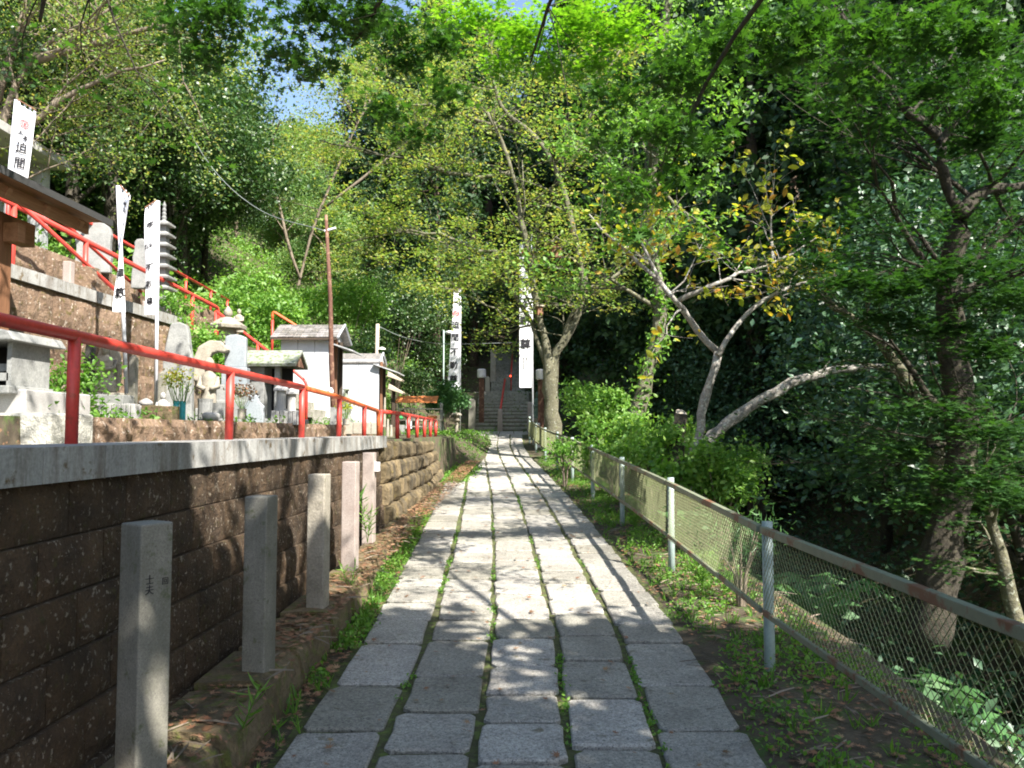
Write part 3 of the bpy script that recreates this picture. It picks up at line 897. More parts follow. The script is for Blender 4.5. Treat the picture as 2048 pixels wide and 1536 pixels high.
# ------------------------------------------------------------------ banners
def banner(poletop, polebase, drop, w0, w1, side, rows, lab, Yw=.05, crest=None, small=None, grp=None, prad=.02, tsize=None, textx=.5, y0=0.04, bend=0.0, tie=True, wave=.5, ctop=0.0, cap_text=None, twist=0):
    """cloth hanging from a pole; side -1: cloth left of the pole"""
    base = Vector(polebase); top = Vector(poletop)
    r = empty('banner', base, 0, lab, 'banner', grp)
    ax = top - base; Lp = ax.length
    MB().tube([(0, 0, -.1), tuple(ax)], prad, 8).build('pole', M['whitepole'], r, smooth=True)
    # cloth map: s 0..1 across from pole, t 0..1 down
    def cm(s, t, d=0):
        c = top.lerp(base, (y0 + drop * t) / Lp) - base
        w = w0 + (w1 - w0) * t ** 1.2
        ph = 6.0 * t * wave + 2.2 * s
        z = -(ctop * s * (1 - t)) 
        yy = math.sin(ph * 1.7) * Yw * s + math.sin(3.1 * t * 2 + 5 * s) * Yw * .3 * s
        a = twist * t
        x = side * (s * w * math.cos(a) + prad)
        return Vector((c.x + x, c.y + yy - s * w * math.sin(a) - d, c.z + z + bend * s * t))
    nx, nt = 8, 40; mb = MB(); vs = []
    for th in (0, 1):
        for j in range(nt + 1):
            for i in range(nx + 1): vs.append(cm(i / nx, j / nt, th * .0025 - .00125))
    n1 = (nx + 1) * (nt + 1); fs = []
    for j in range(nt):
        for i in range(nx):
            a = j * (nx + 1) + i
            fs += [(a, a + 1, a + nx + 2, a + nx + 1), (a + n1, a + n1 + nx + 1, a + n1 + nx + 2, a + n1 + 1)]
    mb.add(vs, fs)
    cl = mb.build('cloth', M['cloth'], r, smooth=True)
    # loops that tie the cloth to the pole, crossbar at top
    tp = cm(0, 0) ; te = cm(1, 0)
    MB().tube([(tp.x, tp.y, tp.z + .05), (te.x, te.y, te.z + .05)], .008, 6).build('cross_bar', M['brownz'], r)
    for k in range(4):
        s = .1 + .27 * k; p = cm(min(s, 1), 0)
        MB().box((p.x, p.y, p.z + .025), (.03, .006, .055)).build('tie_loop', M['cloth'], r)
    for (ch, tc, sz, sx) in rows:
        def fn(a, b2, c, tc=tc, sz=sz, sx=sx):
            t = tc - (b2) / drop; wloc = w0 + (w1 - w0) * max(0, t) ** 1.2
            s = sx + (-side if False else 1) * (a / wloc) * side
            return cm(s, t, .016 + c)
        m = M['crest'] if ch == '卍' else M['ink']
        txt(ch, sz, m, r, fn, name='lettering', extr=.0005, bold=.022)
    if crest:
        tc, rad = crest
        for k in range(16):
            mb = MB(); vs = []
            for (rr_, aa) in ((.35, -.10), (.97, -.13), (.97, .13), (.35, .10)):
                a = 2 * math.pi * k / 16 + aa
                wloc = w0 + (w1 - w0) * tc ** 1.2
                vs.append(cm(.5 + rad * rr_ * math.cos(a) / wloc, tc - rad * rr_ * math.sin(a) / drop, .012))
            mb.add(vs, [(0, 1, 2, 3)]); mb.build('crest_petal', M['crest'], r)
        mb = MB(); vs = []
        wloc = w0 + (w1 - w0) * tc ** 1.2
        for k in range(14):
            a = 2 * math.pi * k / 14; vs.append(cm(.5 + rad * .26 * math.cos(a) / wloc, tc - rad * .26 * math.sin(a) / drop, .012))
        mb.add(vs, [tuple(range(14))]); mb.build('crest_hub', M['crest'], r)
    return r
# centre-left banner
Y = 28.0
tp, bs = at(921, 578, Y), at(920, 862, Y)
banner(tp, bs, 3.55, .21, .44, -1, [('本', .13, .09, .7), ('山', .135, .09, .3), ('迫', .375, .27, .52), ('間', .50, .28, .52), ('不', .645, .29, .52), ('動', .785, .30, .52), ('尊', .92, .31, .52)],
       'white vertical banner with red crest, left of the stairs above the pine shrub', Yw=.015, crest=(.235, .12), prad=.022)
Y = 25.0
tp, bs = at(1063, 466, Y), at(1066, 885, Y)
rows = [('迫', .16, .34, .5), ('間', .30, .34, .5), ('不', .44, .34, .5), ('動', .57, .34, .5), ('尊', .73, .36, .5)]
rows += [(c, .80 + k * .014, .055, .38) for k, c in enumerate('奉納大本山')] + [(c, .80 + k * .014, .055, .62) for k, c in enumerate('家内安全祈願')]
banner(tp, bs, 4.55, .36, .385, -1, rows, 'tall white banner with large black characters in front of the stairs, right side', Yw=.015, crest=(.055, .12), prad=.026, y0=.35)
# banners at left among monuments
banner(at(236, 372, 9.2), at(255, 805, 9.2), 1.45, .13, .14, 1, [('奉', .10, .07, .5), ('納', .16, .07, .5), ('不', .30, .10, .6), ('動', .72, .13, .4), ('尊', .88, .14, .4)],
       'narrow white banner furled along the left of two white poles among monuments', Yw=.05, prad=.023, grp=None, twist=2.7, ctop=.14)
banner(at(316, 402, 9.9), at(312, 812, 9.9), 1.40, .125, .12, -1, [('奉', .18, .085, .5), ('納', .38, .085, .6), ('不', .58, .095, .5), ('動', .74, .095, .55), ('尊', .9, .10, .5)],
       'white banner on the right pole beside the tall engraved stone slab', Yw=.03, prad=.023, ctop=.1, twist=.3)
banner(at(32, 200, 10.5), at(8, 440, 10.5), 1.15, .27, .24, 1, [('大', .35, .09, .35), ('本', .40, .09, .65), ('迫', .56, .17, .5), ('間', .75, .17, .5)],
       'white banner with red round crest above the dark roof edge, top left', Yw=.02, crest=(.20, .075), prad=.02, ctop=.16, wave=.3)

# ------------------------------------------------------------------ monuments on the terrace
TZ = 1.64
def base_at(u, Y, z=TZ): return Vector(((u - 1024) / F * Y * .9995, Y, z))
def W(px, Y): return px / F * Y
def slab_stone(name, u, Y, w, h, d, m, lab, cat, z=TZ, rot=0, rag=.04, top=.8, seed=1, grp=None):
    """standing stone with an irregular outline"""
    r = empty(name, base_at(u, Y, z), R(rot), lab, cat, grp)
    rg = random.Random(seed)
    ol = []
    n = 7
    for k in range(n): ol.append((-w / 2 + (rg.random() - .5) * rag + (0 if k < n - 2 else w * (1 - top) * .3 * (k - n + 3)), h * .93 * k / (n - 1)))
    ol += [(-w * .28, h * .985), (0, h), (w * .25, h * .97)]
    for k in range(n): ol.append((w / 2 - (rg.random()) * rag - (w * (1 - top) * .3 * (2 - k) if k < 2 else 0), h * .90 * (1 - k / (n - 1))))
    mb = MB().prism(ol, -d / 2, d / 2)
    o = fix(mb.build('slab', M[m], r, bevel=.015))
    return r
def engrave(r, s, size, x, z, yf, m='ink'):
    txt(s, size, M[m], r, lambda a, b, c: Vector((x + a, yf - .001 - c, z + b)), extr=.001)
r = slab_stone('engraved_stele', 357, 10.2, .36, 1.30, .13, 'grey', 'tall engraved grey stone slab with rounded top beside the white banner', 'monument', rot=8, rag=.03, seed=4)
engrave(r, '不\n動\n明\n王', .10, .05, 1.05, -.066, 'grey')
MB().box((0, 0, -.02), (.6, .35, .12)).build('plinth', M['grey'], r, bevel=.015)
MB().box((-.215, .02, .58), (.10, .16, 1.12)).build('rough_flank', M['block2'], r, bevel=.03)
r = slab_stone('engraved_stele', 470, 11.0, .29, .46, .10, 'bluegrey', 'polished blue grey engraved slab on a stepped base under the lantern', 'monument', z=2.42, rot=5, rag=.005, top=.98, seed=9)
MB().box((0, 0, -.12), (.34, .2, .24)).build('upper_base', M['bluegrey'], r, bevel=.01)
MB().box((0, 0, -.35), (.44, .3, .22)).build('middle_base', M['grey'], r, bevel=.012)
MB().box((0, .02, -.62), (.6, .42, .34)).build('lower_base', M['grey'], r, bevel=.015)
slab_stone('memorial_stone', 510, 10.9, .26, .40, .14, 'bluegrey', 'small tapering blue grey stone in front of the little stone shrine', 'monument', rot=10, rag=.03, top=.5, seed=13)
slab_stone('memorial_stone', 692, 13.4, .20, .62, .14, 'mossroof', 'narrow pointed mossy stone standing against the second white shed', 'monument', rot=-5, rag=.05, top=.35, seed=14)

# carved seated statue in a niche stone (left)
def statue(u, Y, z, h, m, lab, halo=None, name='stone_statue', rot=0, robe=1.0, group=None):
    r = empty(name, base_at(u, Y, z), R(rot), lab, 'statue', group)
    s = h
    mb = MB()
    mb.lathe([(.20 * s, 0), (.21 * s, .05 * s), (.17 * s, .28 * s), (.15 * s, .48 * s), (.17 * s, .62 * s), (.155 * s, .70 * s), (.07 * s, .76 * s), (.05 * s, .79 * s)], n=14)
    for v_i in range(len(mb.v)):
        x, y, zz = mb.v[v_i]; mb.v[v_i] = (x * robe, y * .72, zz)
    mb.build('robed_body', M[m], r, smooth=True)
    hd = MB().lathe([(.02 * s, .76 * s), (.07 * s, .79 * s), (.085 * s, .86 * s), (.08 * s, .93 * s), (.045 * s, .985 * s), (.01 * s, s)], n=12)
    hd.build('head', M[m], r, smooth=True)
    fc = MB().box((0, -.085 * s, .875 * s), (.022 * s, .03 * s, .04 * s))
    fc.box((-.03 * s, -.078 * s, .90 * s), (.03 * s, .012 * s, .008 * s)).box((.03 * s, -.078 * s, .90 * s), (.03 * s, .012 * s, .008 * s)).box((0, -.078 * s, .835 * s), (.035 * s, .012 * s, .008 * s))
    fc.build('face', M[m], r)
    for sd in (-1, 1):
        MB().tube([(sd * .16 * s * robe, 0, .66 * s), (sd * .19 * s * robe, -.06 * s, .50 * s), (sd * .05 * s, -.16 * s, .46 * s)], [.05 * s, .055 * s, .035 * s], 8).build('arm', M[m], r, smooth=True)
    if halo:
        ol = [(-.22 * s, .02), (-.27 * s, .35 * s), (-.25 * s, .75 * s), (-.14 * s, 1.02 * s), (0, 1.2 * s), (.14 * s, 1.02 * s), (.25 * s, .75 * s), (.27 * s, .35 * s), (.22 * s, .02)]
        fix(MB().prism(ol, .13 * s, .19 * s).build('halo_stone', M[halo], r, bevel=.01))
    return r
r = statue(207, 9.0, TZ + .34, .55, 'beige2', 'weathered seated stone figure with flame halo on a square pedestal', halo='beige2', robe=1.25)
MB().box((-.10, 0, -.17), (.26, .32, .33)).build('pedestal_block', M['beige'], r, bevel=.012)
MB().box((.15, 0, -.17), (.20, .32, .33)).build('pedestal_block', M['beige'], r, bevel=.012)
r = statue(416, 10.7, TZ + .1, .80, 'beige2', 'slender standing stone figure with a wide curved canopy behind its head', rot=15, robe=.75)
hm = MB(); pr = []
for k in range(10):
    a = k / 9 * math.pi; pr.append((.17 * math.cos(a) + .0, .78 + .17 * math.sin(a)))
ol = pr + [(-.12, .80), (-.02, .90), (.12, .80)]
ol = [(-.22, .50), (-.21, .74), (-.14, .94), (.00, 1.03), (.15, 1.02), (.26, .90), (.19, .87), (.10, .88), (.03, .85), (-.01, .74), (-.05, .55), (-.12, .46)]
fix(hm.prism(ol, -.02, .20).build('curved_canopy', M['beige2'], r, bevel=.02))
MB().box((0, 0, -.02), (.3, .3, .26)).build('pedestal', M['grey'], r, bevel=.015)
statue(325, 9.3, TZ, .36, 'granite', 'small white stone figure at the foot of the right banner pole', rot=20)
slab_stone('dark_niche_stone', 178, 9.15, .09, .95, .14, 'dark', 'narrow black upright stone left of the seated stone figure', 'stone', rot=0, rag=.02, top=.8, seed=22)  # added black slab in place of the shadow cast beside the figure
# post stones that hold the flag poles
for (u, Y, h, lab) in ((257, 9.1, .75, 'grey square stone stake holding the left banner pole'), (316, 9.85, .62, 'greenish slim stone stake holding the right banner pole')):
    r = empty('stone_stake', base_at(u, Y), 0, lab, 'stake', 'stone stakes holding the banner poles')
    MB().box((.045, 0, h / 2), (.07, .09, h)).build('shaft', M['post'], r, bevel=.006)
    MB().box((.045, 0, h + .01), (.05, .06, .03), taper=.5).build('tip', M['post'], r)
# low stone kerbs and planter edges in front
def kerb(u0, u1, v0, v1, Y, d, n, m, lab):
    a, b = at(u0, v1, Y), at(u1, v0, Y)
    r = empty('stone_kerb', (a.x, Y, a.z), 0, lab, 'kerb')
    L, h = b.x - a.x, b.z - a.z
    for k in range(n):
        MB().box((L * (k + .5) / n, 0, h / 2 + (random.Random(k).random() - .5) * .01), (L / n - .006, d, h)).build('kerb_stone', M[m], r, bevel=.006)
    return r
kerb(198, 276, 808, 846, 7.8, .12, 8, 'granite', 'row of narrow pale upright kerb stones under the left banner pole')
kerb(290, 352, 812, 846, 8.0, .2, 2, 'ledge', 'brown mossy kerb below the right banner pole')
kerb(545, 605, 822, 850, 9.9, .15, 7, 'granite', 'row of pale upright kerb stones in front of the stone lanterns')
kerb(175, 258, 790, 812, 8.6, .25, 2, 'grey', 'low pale grey stone block before the pedestal of the seated figure')
kerb(672, 762, 845, 868, 12.6, .2, 5, 'beige', 'low mossy beige kerb in front of the second white shed')
kerb(400, 480, 838, 852, 9.2, .2, 2, 'granite', 'pale flat offering ledge below the polished slab')
# small offertory items
def vase(u, Y, z, h, r_, m, lab, cat='vase', flowers=None, fm='L_yellow'):
    r = empty('flower_vase' if cat == 'vase' else cat.replace(' ', '_'), base_at(u, Y, z), 0, lab, cat)
    MB().lathe([(r_ * .8, 0), (r_, h * .1), (r_, h * .85), (r_ * 1.1, h)], n=12).build('body', M[m], r, smooth=False)
    if flowers:
        n, s = flowers
        rg = np.random.default_rng(int(u)); mb = MB(); tips = []
        for k in range(12):
            d = Vector((rg.normal() * .35, rg.normal() * .35, 1)).normalized() * s * (.7 + .4 * rg.random())
            mb.tube([(0, 0, h * .7), tuple(Vector((0, 0, h * .7)) + d * .5), tuple(Vector((0, 0, h)) + d)], .003, 4)
            tips += [Vector((0, 0, h)) + d * q for q in (.75, .9, 1.0, 1.05)]
        mb.build('stem', M['L_weed'], r)
        tag(tip_leaves('flower_cluster', tips, n, .035, M[fm], r, seed=int(u), templ='oval', up=.3, sp=.03, flat=1), kind='stuff')
    return r
vase(352, 8.8, TZ - .02, .26, .032, 'teal', 'teal vase with yellow flowers, left of two teal vases', flowers=(260, .34))
vase(365, 8.9, TZ - .02, .26, .032, 'teal', 'teal vase with hardly any flowers, right of two teal vases', flowers=(50, .25), fm='L_cherry')
vase(484, 9.4, TZ + .03, .14, .05, 'beige', 'round stone vase with withered red brown flowers', flowers=(260, .28), fm='L_dead')
vase(410, 9.7, TZ, .30, .085, 'grey', 'upright grey stone drum in front of the slender figure', cat='stone drum')
vase(435, 10.0, TZ, .26, .075, 'grey', 'shorter grey stone drum right of the slender figure', cat='stone drum')
vase(742 - 50, 12.3, TZ, .10, .05, 'beige', 'small vase with yellow and white flowers before the second white shed', flowers=(120, .25))
r = empty('offering_cup', base_at(422, 9.1, TZ + .02), 0, 'white flat stone bowl between the two grey drums', 'bowl')
MB().lathe([(.05, 0), (.09, .02), (.10, .08), (.07, .1)], n=14).build('bowl', M['granite'], r, smooth=True)
def small_block(u, Y, w, h, d, m, lab, cat='block', z=TZ, rz=0):
    r = empty('stone_block', base_at(u, Y, z), R(rz), lab, cat)
    MB().box((0, 0, h / 2), (w, d, h)).build('body', M[m], r, bevel=.012)
    return r
small_block(282, 8.9, .10, .19, .12, 'granite', 'white granite block between the two banner poles')
r = small_block(269, 9.3, .09, .20, .1, 'darkwood', 'small dark brown wooden box next to the left banner pole', 'box', rz=20)
r = empty('garden_lantern', base_at(291, 9.5), 0, 'tiny white mushroom capped lantern left of the right banner pole', 'lantern')
MB().lathe([(.03, 0), (.025, .14), (.05, .16), (.05, .22)], n=10).build('shaft', M['granite'], r)
MB().lathe([(.085, .22), (.075, .26), (.03, .29), (.005, .30)], n=12).build('cap', M['granite'], r, smooth=True)
# granite lanterns near the kerb
def cyl_lantern(u, Y, s, lab):
    r = empty('stone_lantern', base_at(u, Y, TZ - .02), 0, lab, 'lantern', 'pair of small cylindrical stone lanterns')
    MB().lathe([(.075 * s, 0), (.075 * s, .2 * s)], n=12).build('base', M['grey'], r)
    MB().lathe([(.10 * s, .2 * s), (.10 * s, .23 * s)], n=12).build('plate', M['granite'], r)
    MB().lathe([(.065 * s, .23 * s), (.065 * s, .48 * s)], n=14).build('drum', M['granite'], r, smooth=False)
    MB().lathe([(.11 * s, .48 * s), (.105 * s, .51 * s), (.06 * s, .55 * s), (.02 * s, .57 * s)], n=14).build('cap', M['granite'], r)
    MB().lathe([(.015 * s, .57 * s), (.025 * s, .60 * s), (.005 * s, .64 * s)], n=8).build('finial', M['granite'], r)
cyl_lantern(562, 10.2, .92, 'pale cylindrical stone lantern on the left of a pair')
cyl_lantern(583, 10.5, .86, 'darker cylindrical stone lantern on the right of a pair')
# tall stone lantern (square) and statue on hillside wall
def ishidoro(u, Y, z, s, m, lab, cat='lantern', tiers=1, group=None):
    r = empty('stone_lantern', base_at(u, Y, z), 0, lab, cat, group)
    MB().lathe([(.24 * s, 0), (.24 * s, .1 * s), (.18 * s, .16 * s)], sides=6).build('base', M[m], r)
    MB().lathe([(.10 * s, .16 * s), (.09 * s, .62 * s)], n=12).build('shaft', M[m], r)
    MB().lathe([(.12 * s, .62 * s), (.22 * s, .70 * s), (.22 * s, .75 * s)], sides=6).build('platform', M[m], r)
    MB().lathe([(.15 * s, .75 * s), (.15 * s, .98 * s)], sides=6).build('fire_box', M[m], r)
    MB().lathe([(.31 * s, .97 * s), (.32 * s, 1.02 * s), (.14 * s, 1.14 * s), (.06 * s, 1.17 * s)], sides=6).build('roof', M[m], r)
    MB().lathe([(.05 * s, 1.17 * s), (.08 * s, 1.22 * s), (.07 * s, 1.28 * s), (.01 * s, 1.36 * s)], n=10).build('jewel', M[m], r, smooth=True)
    return r
ishidoro(452, 13.4, 2.32, .98, 'beige2', 'tall beige stone lantern with wide roof behind the polished slab')
ishidoro(913, 26.4, 1.46, .62, 'beige', 'small sunlit stone lantern beneath the pine shrub')
r = statue(474, 13.8, 3.25, .42, 'beige', 'small stone figure standing right of the tall beige lantern', rot=0)
# multi-storey stone pagoda
r = empty('stone_pagoda', base_at(318, 12.6, 3.2), 0, 'slim many tiered stone pagoda behind the right banner', 'pagoda')
MB().box((0, 0, .15), (.42, .42, .3)).build('base', M['grey'], r, bevel=.01)
z = .3
for k in range(8):
    w = .17 - .006 * k
    MB().box((0, 0, z + .055), (w, w, .11)).build('storey', M['grey'], r)
    MB().lathe([(w * 1.45 - .0, z + .11), (w * 1.5, z + .135), (w * .7, z + .185)], sides=4).build('tier_roof', M['grey'], r)
    z += .172
MB().lathe([(.05, z), (.03, z + .04), (.04, z + .08), (.025, z + .1), (.038, z + .14), (.022, z + .16), (.034, z + .2), (.02, z + .23), (.03, z + .27), (.004, z + .34)], n=10).build('finial', M['grey'], r)
# large gravestones on the upper terrace
slab_stone('large_memorial_slab', 180, 12.3, .52, .80, .12, 'grey', 'large mottled grey memorial slab behind the upper red rails', 'monument', z=4.0, rot=10, rag=.04, top=.95, seed=31)
slab_stone('memorial_stone', 276, 12.3, .26, .78, .12, 'grey', 'narrow round topped memorial stone left of the stone pagoda', 'monument', z=3.75, rot=5, rag=.03, top=.75, seed=32)
r = slab_stone('rough_boulder', 168, 10.0, .30, .36, .22, 'block2', 'brown leaning boulder on the walkway beside a red rail post', 'boulder', z=3.25, rot=12, rag=.05, top=.6, seed=33)
small_block(128, 9.6, .10, .34, .10, 'pinkpost', 'pointed pinkish stone marker on the pale wall cap', 'marker', z=3.26)
small_block(292, 12.0, .14, .5, .14, 'pinkpost', 'narrow pinkish pillar with square base behind the banners', 'pillar', z=3.0)
# slanted stair side above wall cap at the far left
r = empty('upper_steps', WP(-7.0, 8.0, 3.2), 0, 'brown stone steps climbing at the far left under the eaves', 'steps')
for k in range(6):
    MB().box((-.1 - k * .05, .3 + k * .0, .1 + k * .19), (.5, 2.6 - k * .36, .18)).build('step', M['block2'], r, bevel=.015)

# small stone shrine
r = empty('stone_shrine', base_at(545, 11.6), R(0), 'little stone shrine with mossy gable roof and dark doorway', 'shrine')
hw = .40
MB().box((0, 0, .04), (.9, .6, .08)).build('base', M['grey'], r, bevel=.01)
MB().box((-.22, .02, .45), (.30, .42, .76)).build('left_wall', M['grey'], r, bevel=.008)
MB().box((.12, -.16, .45), (.08, .10, .76)).build('pillar', M['grey'], r, bevel=.008)
MB().box((.06, .20, .45), (.34, .06, .76)).build('back_wall', M['shade'], r)  # painted near black for the shade inside the doorway
MB().box((-.02, .02, .06), (.4, .3, .06)).build('sill', M['grey'], r)
def gable(r, x0, x1, yh, z0, zh, th, m, nm='roof'):
    for s in (-1, 1):
        ol = [(s * yh, z0), (0, z0 + zh), (0, z0 + zh + th), (s * (yh + .02), z0 + th)]
        vs = [(x0, y, z) for y, z in ol] + [(x1, y, z) for y, z in ol]
        fix(MB().add(vs, [(0, 1, 2, 3), (7, 6, 5, 4), (0, 4, 5, 1), (1, 5, 6, 2), (2, 6, 7, 3), (3, 7, 4, 0)]).build(nm, M[m], r, bevel=.005))
gable(r, -.44, .42, .34, .82, .22, .045, 'mossroof', 'roof_slope')
fix(MB().add([(.38, -.28, .84), (.38, .28, .84), (.38, 0, 1.03), (.34, -.28, .84), (.34, .28, .84), (.34, 0, 1.03)], [(0, 1, 2), (5, 4, 3), (0, 3, 4, 1), (1, 4, 5, 2), (2, 5, 3, 0)]).build('gable_panel', M['rust'], r))

# ------------------------------------------------------------------ white sheds
def shed(name, xl, xr, xd, Y, zt, dep, lab, ridge, eave, panels, shingle):
    """front face x from xl to xr at depth Y (faces the camera); dark open side on the right"""
    r = empty(name, (xl, Y, TZ), 0, lab, 'shed')
    w = xr - xl; h = zt - TZ
    MB().box((w / 2, dep / 2, -.02), (w + .06, dep + .06, .12)).build('foundation', M['beige'], r, bevel=.01)
    for k in range(panels):
        MB().box((w * (k + .5) / panels, 0, h / 2 + .04), (w / panels - .008, .03, h)).build('wall_panel', M['white_wall'], r)
    MB().box((.015, dep / 2, h / 2 + .03), (.03, dep - .05, h - .03)).build('side_wall', M['white_wall'], r)
    MB().box((w / 2, dep, h / 2 + .03), (w, .03, h - .03)).build('back_wall', M['darkwood'], r)
    MB().box((w - .02, .0, h / 2 + .04), (.05, .045, h)).build('corner_post', M['ceramic'] if shingle else M['white_wall'], r)
    MB().box((w - .06, dep / 2, h / 2 + .03), (.03, dep - .08, h - .04)).build('door_side', M['darkwood'], r)
    MB().box((w + .02, dep * .3, h / 2), (.05, .06, h)).build('door_post', M['brownz'], r)
    MB().box((w + .02, dep * .8, h / 2), (.05, .06, h)).build('door_post', M['darkwood'], r)
    # gable roof, ridge parallel to X
    x0, x1 = -ridge, w + ridge * .9
    yc, yh, z0, zh = dep / 2, dep / 2 + eave, h - .02, .50 * (dep / 2 + eave)
    for s in (-1, 1):
        rows = 6
        for q in range(rows):
            t0, t1 = q / rows, (q + 1) / rows + .12
            t1 = min(t1, 1.0)
            ya, za = s * yh * (1 - t0), z0 + zh * t0
            yb, zb = s * yh * (1 - t1), z0 + zh * t1
            if shingle and s < 0:
                nn = 9
                for c in range(nn):
                    off = (.5 * (q % 2)) / nn
                    a0 = x0 + (x1 - x0) * min(1, max(0, (c / nn + off - .5 / nn if q % 2 else c / nn)))
                    a1 = x0 + (x1 - x0) * min(1, ((c + 1) / nn + (off - .5 / nn if q % 2 else 0)))
                    jj = (rnd.random() - .5) * .012
                    lift = .028 + rnd.random() * .008
                    vs = [(a0 + .004, yc + ya + jj, za + lift), (a1 - .004, yc + ya + jj, za + lift), (a1 - .004, yc + yb, zb + .012), (a0 + .004, yc + yb, zb + .012)]
                    vs += [(x, y, z - .014) for x, y, z in vs]
                    MB().add(vs, [(0, 1, 2, 3), (7, 6, 5, 4), (0, 4, 5, 1), (1, 5, 6, 2), (2, 6, 7, 3), (3, 7, 4, 0)]).build('shingle', M['shingle'], r)
        vs = [(x0 + .01, yc + s * yh, z0 - .0), (x1 - .01, yc + s * yh, z0), (x1 - .01, yc, z0 + zh), (x0 + .01, yc, z0 + zh)]
        vs += [(x, y, z - .03) for x, y, z in vs]
        fix(MB().add(vs, [(0, 1, 2, 3), (7, 6, 5, 4), (0, 4, 5, 1), (1, 5, 6, 2), (2, 6, 7, 3), (3, 7, 4, 0)]).build('roof_slope', M['shingle'] if (not shingle or s > 0) else M['darkwood'], r))
        MB().tube([(x1, yc + s * yh, z0 + .01), (x1, yc, z0 + zh + .01)], .022, 6).build('barge_board', M['white_wall'], r)
    fix(MB().add([(w, 0, h), (w, dep, h), (w, dep / 2, h + zh * .9)] + [(w - .03, 0, h), (w - .03, dep, h), (w - .03, dep / 2, h + zh * .9)], [(0, 1, 2), (5, 4, 3), (0, 3, 4, 1), (1, 4, 5, 2), (2, 5, 3, 0)]).build('gable_wall', M['conc'], r))
    # lean-to canopy over the door side
    zz = h - .16
    vs = [(w - .1, -.12, zz + .10), (w + .42, -.12, zz - .08), (w + .42, dep + .12, zz - .08), (w - .1, dep + .12, zz + .10)]
    vs += [(x, y, z - .025) for x, y, z in vs]
    fix(MB().add(vs, [(0, 1, 2, 3), (7, 6, 5, 4), (0, 4, 5, 1), (1, 5, 6, 2), (2, 6, 7, 3), (3, 7, 4, 0)]).build('door_canopy', M['conc'], r))
    return r
Y = 15.0
shed('tall_shed', W(560 - 1024, Y), W(662 - 1024, Y), 0, Y, at(600, 676, Y).z, .95, 'tall pale grey shed with weathered shingle gable roof', .16, .17, 3, True)
Y = 17.0
s2 = shed('low_shed', W(676 - 1024, Y), W(757 - 1024, Y), 0, Y, at(600, 722, Y).z, .8, 'lower bluish grey shed with flat looking roof right of the rusty pole', .03, .04, 2, False)
# two small stone lantern roofs beside it
for (u, v, Yy, s, lab) in ((790, 752, 19.2, .5, 'small gabled wooden sign roof right of the low shed, upper one'), (792, 777, 18.8, .45, 'small pale sloping sign board roof right of the low shed, lower one')):
    p = at(u, v, Yy)
    r = empty('sign_board', (p.x, p.y, 1.46), 0, lab, 'sign')
    h = p.z - 1.46
    MB().box((-.05, 0, h / 2), (.07, .07, h)).build('post', M['darkwood'], r)
    fix(MB().prism([(-.14, h + .10), (-.16, h - .02), (.18, h - .14), (.20, h - .10)], -.2, .2).build('roof', M['pale_wood'], r, bevel=.006))
# stakes by the wall end
for (u, vt, Yy, lab) in ((770, 795, 16.6, 'thin grey wooden stake left of the pale stone markers'), (776, 838, 16.2, 'short pale stone marker leaning at the wall end'), (783, 850, 16.0, 'shortest white marker stone at the wall end')):
    p = at(u, vt, Yy)
    r = empty('marker_stake', (p.x, p.y, 1.42), 0, lab, 'stake')
    hh = p.z - 1.42
    MB().box((0, 0, hh / 2), (.05, .05, hh), taper=.6).build('shaft', M['beige'], r, bevel=.006)

# rusty pole with insulators and cables
p0, p1 = at(668, 866, 12.6), at(652, 430, 12.6)
r = empty('rusty_pole', p0, 0, 'tall thin rusty pole in front of the tall shed', 'pole')
MB().tube([(0, 0, -.1), tuple((p1 - p0) * .3), tuple((p1 - p0) * .62 + Vector((.02, 0, 0))), tuple(p1 - p0)], [.045, .04, .034, .024], 10).build('shaft', M['rust'], r, smooth=True)
MB().tube([tuple((at(649, 462, 12.6) - p0)), tuple((at(672, 456, 12.6) - p0))], .02, 8).build('cross_arm', M['whitepole'], r)
MB().lathe([(.04, 0), (.05, .05), (.02, .1)], c=tuple(at(661, 788, 12.5) - p0), n=10).build('insulator', M['ceramic'], r)
MB().box(tuple(at(667, 850, 12.55) - p0), (.10, .10, .55)).build('concrete_foot', M['grey'], r, bevel=.01)
# pale pole behind low shed with cable
p0, p1 = at(752, 720, 19), at(755, 648, 19)
r = empty('pale_pole', (p0.x, 19, 1.46), 0, 'short pale wooden pole behind the low shed carrying a cable', 'pole')
MB().tube([(0, 0, 0), (.03, 0, p1.z - 1.46)], .045, 8).build('shaft', M['pale_wood'], r, smooth=True)
MB().lathe([(.09, 0), (.08, .03), (.02, .06)], c=(.14, 0, p0.z - 1.46 + .25), n=10).build('lamp', M['ceramic'], r)
def cable(pts, lab, rad=.008, sag=.0):
    P = smooth([Vector(p) for p in pts], 6)
    o0 = P[0].copy()
    mb = MB().tube([p - o0 for p in P], rad, 5)
    o = mb.build('cable', M['cable'], smooth=True, loc=o0)
    tag(o, lab, 'cable')
cable([at(756, 652, 19), at(800, 672, 20), at(850, 684, 22), at(905, 688, 25), at(1000, 686, 28), at(1060, 684, 30)], 'thin pale cable sagging from the pale pole towards the stairs')
cable([at(651, 462, 12.6), at(520, 420, 13.4), at(420, 330, 14.2), at(330, 180, 15), at(240, 100, 16)], 'thin cable rising left from the rusty pole through the trees', .006)
